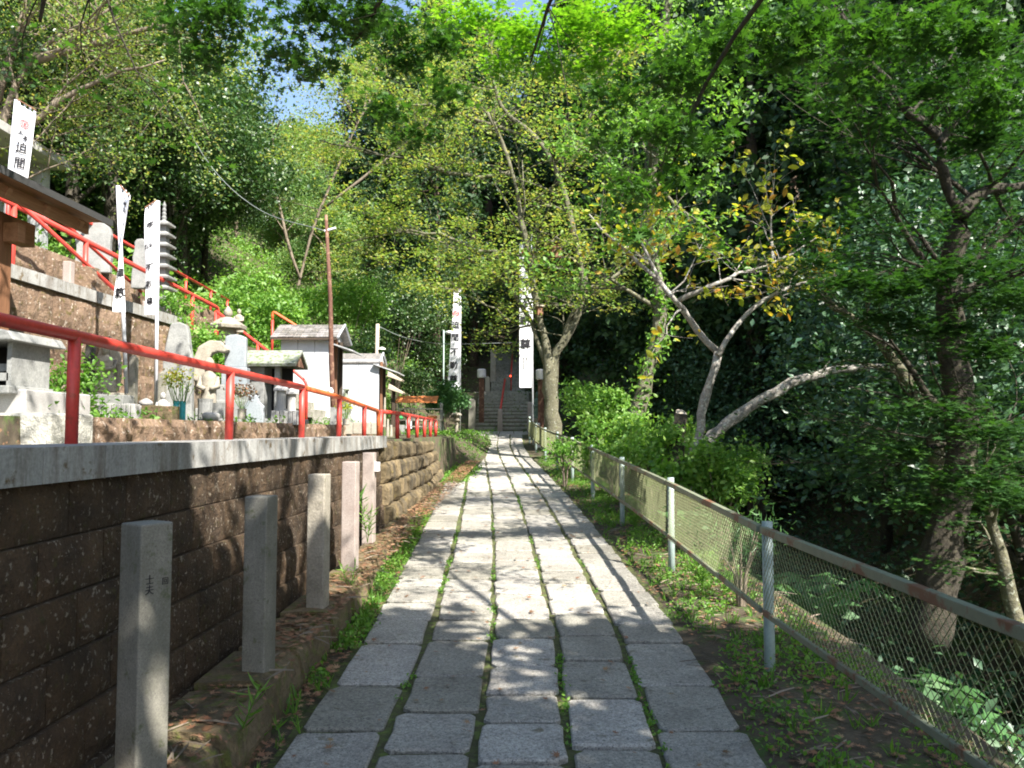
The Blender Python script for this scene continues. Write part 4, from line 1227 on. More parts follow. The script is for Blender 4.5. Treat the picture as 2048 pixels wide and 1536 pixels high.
# lamp post by banner
p0 = at(887, 760, 29)
r = empty('street_lamp', (p0.x, 29, 1.5), 0, 'thin pale lamp post with white head left of the crested banner', 'street lamp')
h = at(886, 660, 29).z - 1.5
MB().tube([(0, 0, 0), (0, 0, h)], .03, 8).build('pole', M['fence'], r, smooth=True)
MB().tube([(0, 0, h - .1), (.12, 0, h - .05)], .02, 6).build('arm', M['fence'], r)
MB().lathe([(.03, .0), (.11, -.03), (.13, -.08), (.09, -.13)], c=(.2, 0, h - .02), n=12).build('lamp_head', M['lampwhite'], r, smooth=True)

# wooden stand with orange roof
Y = 23.5
a, b = at(797, 866, Y), at(881, 866, Y)
r = empty('offering_stand', (a.x, Y, 1.44), 0, 'open wooden stand with orange roof left of the pine shrub', 'stand')
w = b.x - a.x
def zrel(v): return at(800, v, Y).z - 1.44
for x in (0, w):
    for yy in (0, .5): MB().box((x, yy, zrel(805) / 2), (.035, .035, zrel(805))).build('post', M['grey'], r)
MB().box((w / 2, -.02, zrel(818)), (w + .1, .04, .035)).build('cross_rail', M['pale_wood'], r)
MB().box((w / 2, .25, zrel(840)), (w + .12, .6, .04)).build('table_top', M['pale_wood'], r)
MB().box((w / 2, .25, zrel(853)), (w, .5, .025)).build('shelf', M['pale_wood'], r)
for k in range(6):
    x = -.08 + (w * .86 + .16) * (k + .5) / 6
    vs = [(x - .098, -.18, zrel(804)), (x + .098, -.18, zrel(804)), (x + .098, .35, zrel(791)), (x - .098, .35, zrel(791))]
    vs += [(p, q, z_ - .03) for p, q, z_ in vs]
    fix(MB().add(vs, [(0, 1, 2, 3), (7, 6, 5, 4), (0, 4, 5, 1), (1, 5, 6, 2), (2, 6, 7, 3), (3, 7, 4, 0)]).build('roof_board', M['orange'], r))
def item(name, u, v, Yy, prof, m, lab, cat):
    p = at(u, v, Yy); o = empty(name, p, 0, lab, cat)
    MB().lathe(prof, n=12).build('body', M[m], o, smooth=False); return o
item('orange_pot', 864, 838, 23.7, [(.06, 0), (.16, .02), (.15, .09), (.05, .1)], 'orange', 'orange pot on the table of the wooden stand', 'pot')
item('ceramic_pot', 826, 838, 23.7, [(.05, 0), (.08, .05), (.06, .13), (.03, .15)], 'ceramic', 'white pot on the table of the wooden stand', 'pot')
item('green_bag', 800, 838, 22.5, [(.07, 0), (.09, .04), (.05, .09), (.01, .1)], 'green_cloth', 'bright green bag behind the furthest red handrail', 'bag')
item('blue_basin', 826, 872, 22.9, [(.18, 0), (.26, .02), (.28, .10), (.25, .11)], 'blue', 'blue plastic basin under the wooden stand', 'basin')
p = at(818, 848, 22.9)
o = MB().box((0, 0, 0), (.17, .01, .26)).build('notice_paper', M['paper'], loc=p); tag(o, 'white notice sheet hanging from the wooden stand', 'notice')
# boxes next to stand
b = at(795, 868, 20.0)
small_block(795, 20.0, .34, .3, .3, 'grey', 'grey stone water box left of the wooden stand', 'box', z=1.4)

# statue right of banner
statue(1076, 27.2, 1.95, .95, 'bronze', 'dark green robed statue between the tall banner and the tree trunk')
small_block(1076, 27.3, .5, .6, .5, 'step', 'dark stone pedestal under the green robed statue', 'pedestal', z=1.38)

# ------------------------------------------------------------------ wooden pavilion at the left edge
pv = empty('wooden_pavilion', WP(-4.3, 5.0, TZ), 0, 'brown timber pavilion with dark roof edge cut by the left frame', 'pavilion')
O = pv.location
def wp(a, y, z): return WP(a, y, z) - O
def beam(a0, y0, z0, a1, y1, z1, w, h, m, nm):
    p, q = wp(a0, y0, z0), wp(a1, y1, z1)
    d = (q - p).normalized(); s = Vector((0, 0, 1)).cross(d)
    if s.length < .1: s = Vector((1, 0, 0))
    s.normalize(); u_ = d.cross(s)
    vs = []
    for c in (p, q):
        for i, j in ((-1, -1), (1, -1), (1, 1), (-1, 1)): vs.append(c + s * i * w / 2 + u_ * j * h / 2)
    return fix(MB().add(vs, [(3, 2, 1, 0), (4, 5, 6, 7), (0, 1, 5, 4), (1, 2, 6, 5), (2, 3, 7, 6), (3, 0, 4, 7)]).build(nm, M[m], pv, bevel=.004))
beam(-4.5, 6.6, TZ, -4.5, 6.6, 3.35, .15, .15, 'brownz', 'pillar')
MB().box(tuple(wp(-4.5, 6.6, TZ + .12)), (.26, .26, .24)).build('pillar_base', M['pinkpost'], pv, bevel=.01)
beam(-4.5, 3.0, 3.27, -4.5, 7.0, 3.27, .12, .20, 'brown', 'wall_plate')
beam(-6.8, 6.6, 3.2, -4.3, 6.6, 3.2, .10, .16, 'brown', 'tie_beam')
for k in range(9):
    y = 3.2 + k * .5
    beam(-6.6, y, 4.45, -4.15, y, 3.42, .06, .08, 'brown', 'rafter')
beam(-4.18, 2.8, 3.43, -4.18, 7.35, 3.43, .03, .11, 'brown', 'fascia_board')
for k in range(6):
    a0, z0 = -4.10 - k * .42, 3.51 + k * .176
    beam(a0 - .2, 2.6, z0 + .03, a0 - .2, 7.5, z0 + .03, .44, .03, 'brown', 'ceiling_board')
vs = [wp(-4.05, 2.6, 3.50), wp(-4.05, 7.55, 3.50), wp(-6.8, 7.55, 4.66), wp(-6.8, 2.6, 4.66)]
vs += [v + Vector((0, 0, .06)) for v in vs]
fix(MB().add(vs, [(3, 2, 1, 0), (4, 5, 6, 7), (0, 1, 5, 4), (1, 2, 6, 5), (2, 3, 7, 6), (3, 0, 4, 7)]).build('roof_sheet', M['roofdark'], pv))
# stone hokora (box) at the lower left on its plinth
Y = 5.3
r = empty('stone_box_shrine', base_at(8, Y, TZ), 0, 'grey stone box shrine with open front on a granite plinth', 'shrine')
MB().box((-.12, .25, .05), (.70, .80, .26)).build('plinth', M['granite'], r, bevel=.01)
def zr(v): return at(0, v, Y).z - TZ
MB().box((-.10, 0, (zr(790) + zr(775)) / 2), (.56, .5, zr(775) - zr(790))).build('floor_slab', M['grey'], r, bevel=.006)
MB().box((.155, 0, (zr(775) + zr(688)) / 2), (.03, .42, zr(688) - zr(775))).build('side_slab', M['grey'], r)
MB().box((-.36, 0, (zr(775) + zr(688)) / 2), (.03, .42, zr(688) - zr(775))).build('side_slab', M['grey'], r)
MB().box((-.1, .2, (zr(775) + zr(688)) / 2), (.5, .03, zr(688) - zr(775))).build('back_slab', M['shade'], r)  # painted near black for the shade inside the box
MB().box((-.10, -.08, (zr(745) + zr(730)) / 2), (.5, .06, .05)).build('shelf', M['grey'], r)
MB().box((-.10, -.18, (zr(765) + zr(750)) / 2), (.5, .06, .05)).build('shelf', M['grey'], r)
fix(MB().prism([(-.44, zr(690)), (.24, zr(690)), (.20, zr(672)), (-.10, zr(655)), (-.40, zr(672))], -.30, .30).build('roof', M['grey'], r, bevel=.01))
r = empty('white_rough_plinth', base_at(20, 4.8, 1.44), 0, 'rough white granite block wall left of the first red post', 'plinth')
for k in range(3):
    MB().box((-.68 + k * .36, .30, .10), (.355, .5, .24)).build('stone_block', M['white_rough'], r, bevel=.015)

# concrete building, top left
r = empty('concrete_building', WP(-8.4, 14.2, 3.6), 0, 'grey concrete building with overhanging flat roof slab, top left', 'building')
MB().box((-2.6, -1.6, 1.2), (3.4, 2.6, 3.0)).build('wall', M['conc'], r)
MB().box((-.42, -.25, 1.15), (.24, .24, 3.1)).build('pillar', M['conc'], r, bevel=.01)
MB().box((-2.0, -2.2, 2.72), (4.0, 4.4, .15)).build('roof_slab', M['granite'], r, bevel=.01)
MB().box((-1.6, -2.93, 1.0), (.9, .05, 2.0)).build('door', M['darkwood'], r)

# ------------------------------------------------------------------ trees
RNG = np.random.default_rng(11)
def tree_root(name, loc, lab, group=None):
    return empty(name, loc, 0, lab, 'tree', group)
def localise(mb, o):
    mb.v = [(x - o.x, y - o.y, z - o.z) for x, y, z in mb.v]; return mb

# cherry tree with several limbs (by the stairs)
rng = np.random.default_rng(21)
Yc = 21.0
mb = MB(); tips = []
trunk0 = pxs([(1108, 905), (1106, 850), (1101, 780), (1099, 715)], Yc)
t_o = trunk0[0]
tr = tree_root('cherry_tree', t_o, 'multi limbed mossy tree with pale yellow green leaves right of the tall banner')
limb(mb, trunk0, .24, .17, rng, tips, cnt=0, n=12)
kw = dict(spread=.75, nb=3, up=.05, flat=.45)
LS = [([(1104, 790), (1094, 700), (1076, 610), (1058, 510), (1038, 410), (1012, 310), (975, 225)], .125, .04, 10, 1.5),
      ([(1108, 790), (1112, 705), (1150, 640), (1166, 560), (1146, 460), (1120, 360), (1075, 275), (1000, 215), (985, 120), (990, 40)], .13, .035, 16, 1.5),
      ([(1092, 735), (1062, 650), (1020, 570), (950, 525), (860, 475), (740, 455)], .07, .02, 10, 1.3),
      ([(1110, 735), (1135, 640), (1172, 585), (1240, 545)], .06, .03, 5, 1.2),
      ([(1020, 345), (930, 350), (840, 328), (730, 300), (640, 280)], .06, .02, 12, 1.4),
      ([(1075, 275), (960, 245), (860, 215), (760, 205)], .06, .02, 10, 1.5),
      ([(1058, 510), (960, 500), (880, 470), (790, 465), (680, 490)], .05, .015, 10, 1.2),
      ([(1120, 360), (1170, 270), (1200, 180), (1240, 100)], .06, .02, 8, 1.4),
      ([(1015, 640), (975, 610), (905, 580), (830, 560)], .03, .012, 6, 1.0)]
for pts, r0, r1, nb, L in LS:
    dy = rng.normal() * .6
    P = [at(u, v, Yc + dy * i / len(pts)) for i, (u, v) in enumerate(pts)]
    limb(mb, P, r0, r1, rng, tips, cnt=nb + 5, L=L, depth=2, start=.25, wob=.03, **kw)
localise(mb, t_o).build('trunk', M['bark'], tr, smooth=True)
tl = [t - t_o for t in tips]
tip_leaves('crown', tl, 23000, .10, M['L_cherry'], tr, 4, 'dia', .55, .16, .5)

for (u, v, lab) in ((1110, 502, 'brown wooden nest box hung high on the multi limbed tree'), (1079, 622, 'small brown nest box low on the left limb of the multi limbed tree')):
    p = at(u, v, 20.55)
    r = empty('nest_box', p, R(20), lab, 'nest box')
    k = 1.0 if v < 550 else .6
    MB().box((0, 0, 0), (.26 * k, .22 * k, .38 * k)).build('body', M['brownz'], r, bevel=.01)
    MB().box((0, -.02 * k, .21 * k), (.34 * k, .32 * k, .03)).build('lid', M['pale_wood'], r)
    MB().tube([(0, -.112 * k, .05 * k), (0, -.118 * k, .05 * k)], .035 * k, 10).build('entrance_hole', M['shade'], r)  # black disc stands in for the shaded hole
# a second, far cherry whose yellow crown fills the middle left
rng = np.random.default_rng(31)
mb = MB(); tips = []
P0 = at(560, 760, 27); P0.z = 3.0
tr = tree_root('cherry_tree', P0, 'spreading yellow green tree rising behind the roof of the tall shed')
for pts, r0, nb in (([(560, 760), (600, 560), (640, 420), (700, 280), (740, 200)], (.07), 14), ([(600, 560), (560, 420), (545, 300), (560, 240)], .05, 10), ([(640, 420), (760, 330), (850, 250), (900, 190)], .045, 12)):
    P = pxs(pts, 27); 
    limb(mb, P, r0, .03, rng, tips, cnt=nb, L=2.0, depth=2, start=.3, **kw)
localise(mb, P0).build('trunk', M['twig'], tr, smooth=True)
tip_leaves('crown', [t - P0 for t in tips], 20000, .085, M['L_cherry'], tr, 5, 'dia', .5, .22, .6)

# ivy clad tree
rng = np.random.default_rng(41)
Yi = 14.5
mb = MB(); tips = []
P = pxs([(1235, 960), (1262, 860), (1295, 740), (1322, 620), (1305, 500), (1300, 350), (1312, 200), (1330, 60), (1335, -120)], Yi)
o0 = P[0]
tr = tree_root('ivy_tree', o0, 'tall leaning tree wrapped in ivy leaves, right of the multi limbed tree')
pp = limb(mb, P, .16, .08, rng, tips, cnt=14, L=1.3, depth=2, start=.35, **kw)
localise(mb, o0).build('trunk', M['bark'], tr, smooth=True)
iv = []
for p in pp[2:]:
    for k in range(3): iv.append(p - o0 + Vector((rng.normal() * .05, -.05 + rng.normal() * .05, rng.normal() * .08)))
tip_leaves('ivy', iv, 2600, .085, M['L_light'], tr, 6, 'oval', .3, .12, 1.0)
tip_leaves('crown', [t - o0 for t in tips], 5000, .10, M['L_light'], tr, 7, 'dia', .5, .16, .6)

# lichen covered forked tree with yellow leaves
rng = np.random.default_rng(51)
Yt = 10.0
mb = MB(); tips = []
P = pxs([(1392, 1010), (1390, 940), (1394, 880), (1412, 800), (1437, 705)], Yt)
o0 = P[0]
tr = tree_root('forked_tree', o0, 'slim lichen covered Y shaped tree with yellow leaves behind the fence')
limb(mb, P, .072, .052, rng, tips, cnt=0, n=10, wob=.012)
k2 = dict(spread=.8, nb=3, up=.1, flat=.4, crook=.22)
for pts, r0, nb in (([(1437, 708), (1380, 640), (1335, 585), (1280, 525), (1215, 470), (1175, 425)], .045, 8),
                    ([(1437, 708), (1482, 640), (1555, 585), (1640, 560), (1740, 540)], .04, 9),
                    ([(1335, 588), (1300, 520), (1278, 470), (1290, 420)], .028, 6),
                    ([(1350, 600), (1420, 572), (1480, 548), (1560, 520), (1640, 470)], .034, 12),
                    ([(1545, 530), (1540, 430), (1525, 360)], .018, 5)):
    limb(mb, [at(u, v, Yt + rng.normal() * .15) for u, v in pts], r0, .008, rng, tips, cnt=nb, L=.75, depth=1, start=.3, wob=.01, **k2)
localise(mb, o0).build('trunk', M['barkpale'], tr, smooth=True)
tip_leaves('crown', [t - o0 for t in tips], 900, .10, M['L_yellow'], tr, 8, 'oval', .45, .06, .7)

# fallen / leaning bough
rng = np.random.default_rng(61)
mb = MB(); tips = []
P = pxs([(1385, 925), (1410, 885), (1455, 848), (1530, 795), (1610, 757), (1700, 738), (1830, 732), (1970, 722), (2060, 730)], 10.3)
o0 = P[0]
pp = limb(mb, P, .085, .035, rng, tips, cnt=3, L=.25, depth=0, start=.3, n=10, wob=.015)
o = localise(mb, o0).build('leaning_bough', M['barkpale'], smooth=True, loc=o0)
tag(o, 'long pale lichen covered bough leaning to the right over the gully', 'bough')
# stump
p = at(1352, 905, 10.8)
r = empty('tree_stump', p, 0, 'sawn off trunk with pale orange cut face behind the fence', 'stump')
q = at(1362, 828, 10.8) - p
MB().tube([(0, 0, -.3), (0, 0, 0), tuple(q)], [.13, .11, .085], 12).build('trunk', M['barkdark'], r, smooth=True)
MB().tube([tuple(q), tuple(q + Vector((.004, -.01, .012)))], .08, 12).build('cut_face', M['pale_wood'], r)

# dark maple on the right
rng = np.random.default_rng(71)
Ym = 8.0
mb = MB(); tips = []
P = pxs([(1855, 1290), (1875, 1180), (1905, 1010), (1925, 860), (1900, 700), (1902, 560), (1922, 425)], Ym)
o0 = P[0]
tr = tree_root('maple_tree', o0, 'dark thick trunked maple at the right with spreading green sprays')
limb(mb, P, .22, .10, rng, tips, cnt=4, L=1.4, depth=2, n=12, start=.5, flat=.6, wob=.02)
for pts, r0, nb in (([(1922, 430), (1965, 388), (2060, 372), (2200, 380)], .09, 8), ([(1922, 430), (1888, 352), (1884, 285), (1925, 232), (1990, 150), (2080, 60)], .06, 10),
                    ([(1902, 600), (2000, 560), (2100, 540)], .06, 6), ([(1884, 285), (1800, 200), (1720, 100), (1680, 20)], .05, 12), ([(1910, 900), (1980, 860), (2080, 830)], .05, 8),
                    ([(1880, 560), (1800, 540), (1700, 560)], .04, 8), ([(1922, 880), (1850, 900), (1760, 940)], .04, 8)):
    limb(mb, pxs(pts, Ym + rng.normal() * .3), r0, .012, rng, tips, cnt=nb, L=1.0, depth=2, start=.2, flat=.6)
localise(mb, o0).build('trunk', M['barkdark'], tr, smooth=True)
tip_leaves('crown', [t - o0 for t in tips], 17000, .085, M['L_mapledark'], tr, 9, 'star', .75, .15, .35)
SR = [(1700, 560, 7, .35), (1800, 580, 6.8, .4), (1920, 540, 6.6, .4), (2020, 600, 6.6, .4), (1760, 640, 7, .3), (1880, 660, 6.8, .35), (1980, 700, 6.6, .35), (1640, 520, 7.2, .22),
      (1880, 820, 6.6, .35), (1980, 860, 6.4, .4), (1800, 900, 6.8, .3), (1920, 960, 6.4, .4), (2030, 1000, 6.2, .35), (1850, 1010, 6.6, .25), (1960, 280, 6.8, .35), (1860, 180, 7, .3), (1760, 260, 7, .25)]
vb = [(tuple(at(u, v, Y) - o0), (r_, r_, r_ * .35)) for u, v, Y, r_ in SR]
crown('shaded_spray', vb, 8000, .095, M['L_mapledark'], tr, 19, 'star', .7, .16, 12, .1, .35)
# slim slanted brown tree
mb = MB(); tips = []
P = pxs([(1905, 1180), (1880, 1000), (1862, 860), (1800, 740), (1730, 660), (1640, 590)], 9.0); o0 = P[0]
tr = tree_root('slanted_tree', o0, 'slim brown trunk slanting left behind the dark maple')
limb(mb, P, .10, .03, rng, tips, cnt=6, L=.9, depth=2, start=.55, flat=.5, wob=.01)
localise(mb, o0).build('trunk', M['bark'], tr, smooth=True)
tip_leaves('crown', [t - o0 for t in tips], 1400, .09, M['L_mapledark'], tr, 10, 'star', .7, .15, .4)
mb = MB(); tips = []
P = pxs([(2050, 1300), (2010, 1150), (1975, 1010), (1940, 930)], 7.0); o0 = P[0]
tr = tree_root('young_tree', o0, 'thin pale lit trunk at the right frame edge below the maple')
limb(mb, P, .07, .03, rng, tips, cnt=6, L=.6, depth=1, start=.4, flat=.5, wob=.01)
localise(mb, o0).build('trunk', M['bark'], tr, smooth=True)
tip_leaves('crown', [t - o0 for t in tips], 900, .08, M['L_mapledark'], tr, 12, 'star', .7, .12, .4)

# overhanging maple, trunk beside the camera out of frame
rng = np.random.default_rng(81)
o0 = Vector((4.6, -2.2, -.6))
tr = tree_root('overhanging_maple', o0, 'bright green maple whose star leaved sprays hang over the path from the top')
mb = MB(); tips = []
limb(mb, [o0, o0 + Vector((-.3, .3, 2.5)), o0 + Vector((-1.0, .9, 4.6)), o0 + Vector((-1.6, 1.6, 6.2))], .28, .12, rng, tips, cnt=3, L=1.5, depth=1, n=12)
vis = []
HL = [([(4.0, -1.4, 3.2), (3.2, 1.4, 4.6), (2.4, 4.0, 5.0), (1.6, 5.6, 4.4), (1.25, 6.2, 3.6)], .045, 9, .7),
      ([(3.7, -1.3, 4.0), (2.0, 1.0, 5.3), (.6, 3.6, 5.6), (-.6, 5.6, 5.2), (-1.4, 6.8, 4.9)], .07, 16, 1.0),
      ([(3.5, -1.0, 4.2), (1.0, .2, 5.2), (-1.0, 2.2, 5.1), (-2.4, 4.2, 4.7), (-3.4, 5.6, 4.5)], .07, 15, .9),
      ([(3.3, -1.0, 4.3), (1.6, 2.6, 6.1), (.8, 6.0, 6.2), (.2, 8.6, 5.6)], .06, 14, 1.1),
      ([(3.3, -1.2, 4.8), (2.0, -1.5, 5.6), (0.2, -2.0, 5.9), (-1.6, -2.2, 5.6)], .06, 16, 1.2),
      ([(3.4, -1.2, 4.6), (1.4, -.4, 5.4), (-.4, .2, 5.5), (-1.8, .5, 5.0)], .06, 16, 1.1),
      ([(3.6, -1.4, 4.4), (2.9, -.2, 5.2), (2.0, .8, 5.4), (1.0, 1.6, 5.3)], .06, 16, 1.1),
      ([(4.4, -1.4, 4.0), (5.0, 1.4, 5.0), (5.2, 4.4, 5.2)], .06, 14, 1.2)]
for pts, r0, nb, L in HL:
    limb(mb, [Vector(p) for p in pts], r0, .012, rng, tips, cnt=nb, L=L, depth=2, start=.25, flat=.65, up=0)
localise(mb, o0).build('trunk', M['barkdark'], tr, smooth=True)
tip_leaves('crown', [t - o0 for t in tips], 8000, .10, M['L_maple'], tr, 13, 'star', .72, .14, .35)
SP = [(380, 40, 7.0, .45), (450, 20, 6.8, .35), (400, 110, 7.0, .3), (570, 100, 6.6, .28), (620, 20, 6.4, .35), (690, 60, 6.6, .3), (560, 150, 6.6, .15), (640, 130, 6.6, .2), (720, 20, 6.4, .25),
      (760, 220, 7.4, .28), (830, 270, 7.4, .26), (900, 190, 7.4, .28), (820, 130, 7.6, .32), (880, 80, 7.6, .3), (790, 60, 7.4, .3),
      (1240, 190, 6.0, .26), (1205, 280, 6.0, .18), (1260, 380, 5.9, .2), (1330, 260, 5.9, .26), (1400, 160, 6.0, .3), (1330, 150, 6.2, .26), (1410, 290, 6.0, .22), (1270, 470, 5.9, .14), (1440, 90, 6.0, .34), (1350, 350, 6.0, .18),
      (1520, 60, 6.2, .36), (1620, 60, 6.2, .36), (1740, 80, 6.4, .4), (1850, 60, 6.4, .4), (1960, 80, 6.4, .4), (1560, 130, 6.4, .25), (1700, 180, 6.6, .3), (1980, 200, 6.6, .4)]
vb = [(tuple(at(u, v, Y) - o0), (r_, r_, r_ * .6)) for u, v, Y, r_ in SP]
crown('hanging_spray', vb, 9000, .105, M['L_maple'], tr, 15, 'star', .55, .15, 12, .1, .5)
SQ = [(950, 30, 8.6, .5), (1050, 70, 8.8, .5), (1150, 40, 8.6, .55), (1250, 60, 8.4, .45), (1100, 130, 8.8, .35), (1010, 130, 8.8, .3), (1200, 120, 8.6, .3)]
vb = [(tuple(at(u, v, Y) - o0), (r_, r_, r_ * .6)) for u, v, Y, r_ in SQ]
crown('lime_spray', vb, 3600, .10, M['L_lime'], tr, 18, 'star', .7, .18, 12, .1, .5)  # lime colour imitates sun shining through these leaves
rg = np.random.default_rng(77); cb = []
for gx in np.arange(.3, 6.6, .62):
    for gy in np.arange(-5.2, 1.6, .62):
        if gx < 1.8 and gy > .7: continue
        if rg.random() < (.05 if gx < 2.2 else .22): continue
        cb.append(((gx + rg.normal() * .2 - o0.x, gy + rg.normal() * .2 - o0.y, 5.4 + rg.random() * .9 - o0.z), (.55, .55, .3)))
crown('upper_canopy', cb, 36000, .18, M['L_maple'], tr, 16, 'oval', .7, .24, 18, .1, .5)

# ---- prototypes of hillside trees
def proto(kind, seed, Ht, Rc, leaf, n, size, bark, shape='round', up=.45, clump=.5):
    rng = np.random.default_rng(seed)
    root = bpy.data.objects.new(kind, None); link(root)
    mb = MB(); tips = []
    if shape == 'cedar':
        pts = [Vector((0, 0, -.8)), Vector((0, 0, Ht * .4)), Vector((0, 0, Ht * .98))]
        mb.tube(pts, [Ht * .018, Ht * .012, .02], 8)
        B = []
        for k in range(26):
            t = k / 25; z = Ht * (.30 + .70 * t); rr_ = Rc * (1 - t) ** .7 + .25
            for q in range(5):
                a = rng.random() * 6.28
                d = rr_ * (.45 + .55 * rng.random())
                B.append(((d * math.cos(a), d * math.sin(a), z - d * .25), (.55, .55, .35)))
                if rng.random() < .4: mb.tube([(0, 0, z), (d * math.cos(a), d * math.sin(a), z - d * .25)], [.03, .01], 4, cap=False)
        mb.build('trunk', M[bark], root, smooth=True)
        crown('crown', B, n, size, M[leaf], root, seed, 'dia', .35, .4, 20, .2, .8)
    else:
        mb.tube([(0, 0, -.8), (rng.normal() * .1, rng.normal() * .1, Ht * .35), (rng.normal() * .25, rng.normal() * .25, Ht * .75)], [Ht * .022, Ht * .017, Ht * .008], 8)
        B = []
        for k in range(11):
            a = rng.random() * 6.28; t = rng.random()
            z = Ht * (.35 + .55 * t); d = Rc * (.25 + .6 * rng.random()) * (1 - .35 * t)
            c = (d * math.cos(a), d * math.sin(a), z)
            s = Rc * (.32 + .22 * rng.random())
            B.append((c, (s, s, s * .75)))
            mb.tube([(0, 0, Ht * (.2 + .35 * t)), (c[0] * .5, c[1] * .5, z * .85), c], [Ht * .009, Ht * .006, .01], 5, cap=False)
            for q in range(3):
                grow(mb, Vector(c) * .9, Vector((rng.normal(), rng.normal(), rng.normal() + .5)), s, .012, 1, rng, tips, sides=4, nb=2)
        mb.build('trunk', M[bark], root, smooth=True)
        crown('crown', B, n, size, M[leaf], root, seed, 'dia', up, clump, 24, .45, .6)
    return root
PROT = dict(
    ever=[proto('evergreen_tree', 101 + k, 6.5, 2.6, 'L_ever', 26000, .10, 'barkdark') for k in range(3)],
    blue=[proto('evergreen_tree', 111 + k, 6.0, 2.5, 'L_everblue', 24000, .10, 'barkdark') for k in range(3)],
    light=[proto('deciduous_tree', 121 + k, 6.0, 2.5, 'L_far', 20000, .13, 'twig') for k in range(3)],
    cedar=[proto('cedar_tree', 131 + k, 15, 2.3, 'L_cedar', 17000, .20, 'cedarbark', 'cedar') for k in range(2)],
)
used = set()
def put(kind, x, y, s, lab, grp, rng, sz=1.0, dz=0.0):
    p = PROT[kind][int(rng.integers(0, len(PROT[kind])))]
    if p.name not in used:
        used.add(p.name); o = p
    else: o = copy_tree(p)
    o.location = (x, y, H(x, y) - .1 + dz)
    o.rotation_euler = (0, 0, rng.random() * 6.28)
    o.scale = (s, s, s * sz)
    tag(o, lab, 'tree', grp)
    return o
rng = np.random.default_rng(7)
NUM = ['first', 'second', 'third', 'fourth', 'fifth', 'sixth', 'seventh', 'eighth', 'ninth', 'tenth', 'eleventh', 'twelfth', 'thirteenth', 'fourteenth', 'fifteenth',
       'sixteenth', 'seventeenth', 'eighteenth', 'nineteenth', 'twentieth']
NUM += ['twenty ' + n for n in NUM[:9]] + ['thirtieth'] + ['thirty ' + n for n in NUM[:9]]
def stand(kind, spots, sc, lab, grp, dz=0.0, rng=None):
    spots = sorted(spots, key=lambda p: p[0] / p[1])
    for i, (x, y) in enumerate(spots):
        put(kind, x, y, sc[0] + rng.random() * sc[1], lab + ', ' + NUM[i] + ' trunk from the left', grp, rng, dz=dz)
def ring(n, xr, yr, mind, rng, cond=lambda x, y: True, tries=4000):
    out = []
    for _ in range(tries):
        x = xr[0] + (xr[1] - xr[0]) * rng.random(); y = yr[0] + (yr[1] - yr[0]) * rng.random()
        if cond(x, y) and all((x - a) ** 2 + (y - b) ** 2 > mind ** 2 for a, b in out): out.append((x, y))
        if len(out) >= n: break
    return out
# left hillside: dark evergreens
stand('ever', ring(30, (-26, -9.3), (13, 34), 2.2, rng, lambda x, y: x < -9.2 + (y - 15) * -.05 and -.62 * y - 4 < x < -.27 * y - 3.0) + [(-8.9, 20.6), (-9.6, 23.2), (-10.8, 26.2), (-9.0, 17.6)], (.9, .35),
      'dark glossy evergreen on the left hillside', 'evergreen trees on the left hillside', rng=rng)
stand('light', ring(7, (-19, -8), (33, 46), 3.2, rng, lambda x, y: x > -.5 * y + 1 and x < -6.5), (.75, .25),
      'pale green tree on the middle hillside', 'pale trees on the middle hillside', rng=rng)
stand('light', ring(32, (-44, -6), (52, 100), 4.2, rng, lambda x, y: -.55 * y < x < -.10 * y), (1.0, .5),
      'light green tree far up the distant hillside', 'trees on the distant hillside', rng=rng)
cp = [(-3.5, 36.5), (-2.0, 40.5), (-5.6, 39), (-7.5, 42), (2.2, 38), (3.4, 42), (1.9, 46), (-1.4, 48), (-4.6, 47), (5.5, 45), (0.2, 53), (4, 52), (7, 40), (8.5, 47), (-3, 58), (3, 60), (10, 54), (13, 48), (6, 34), (9, 36.5), (12, 41), (5.4, 25.5), (6.9, 22.6), (7.6, 27.5), (4.6, 29.5), (8.8, 24.6), (6.2, 31.2), (9.2, 30.5)]
stand('cedar', cp, (1.0, .3), 'tall dark cedar in the grove around the stairs', 'cedars around the stairs', rng=rng)
stand('ever', ring(16, (-5, 14), (34, 50), 2.4, rng, lambda x, y: abs(x + .3) > 2.1 and x > -.2 * y + 1), (.7, .3),
      'dark understorey evergreen between the cedars', 'understorey trees behind the stairs', -1.6, rng)
stand('blue', ring(32, (6.6, 24), (9, 34), 2.2, rng, lambda x, y: x < .78 * y + 3 and x > 6.0), (.95, .35),
      'bluish evergreen on the shaded right slope', 'evergreen trees on the shaded right slope', rng=rng)
stand('cedar', ring(16, (8, 26), (15, 44), 3.4, rng, lambda x, y: x < .75 * y + 3), (.95, .3),
      'tall cedar on the right slope beyond the gully', 'cedars on the right slope', rng=rng)

# pale twiggy tree, top left
rng = np.random.default_rng(91)
mb = MB(); tips = []
P0 = Vector((-8.6, 12.2, 4.0))
tr = tree_root('twiggy_tree', P0, 'pale twiggy tree with thin olive leaves arching across the top left corner')
for pts, nb in (([(-20, 560), (-10, 300), (60, 120), (200, 30), (330, -60)], 14), ([(-10, 300), (80, 230), (200, 160), (330, 120)], 10), ([(-10, 200), (40, 60), (60, -60)], 9), ([(60, 120), (180, 90), (300, 60), (460, 40)], 12)):
    limb(mb, pxs(pts, 13.0), .08, .015, rng, tips, cnt=nb, L=1.6, depth=2, start=.2, flat=.2)
localise(mb, P0).build('trunk', M['twig'], tr, smooth=True)
tip_leaves('crown', [t - P0 for t in tips], 22000, .055, M['L_cherry'], tr, 14, 'dia', .4, .2, .7)

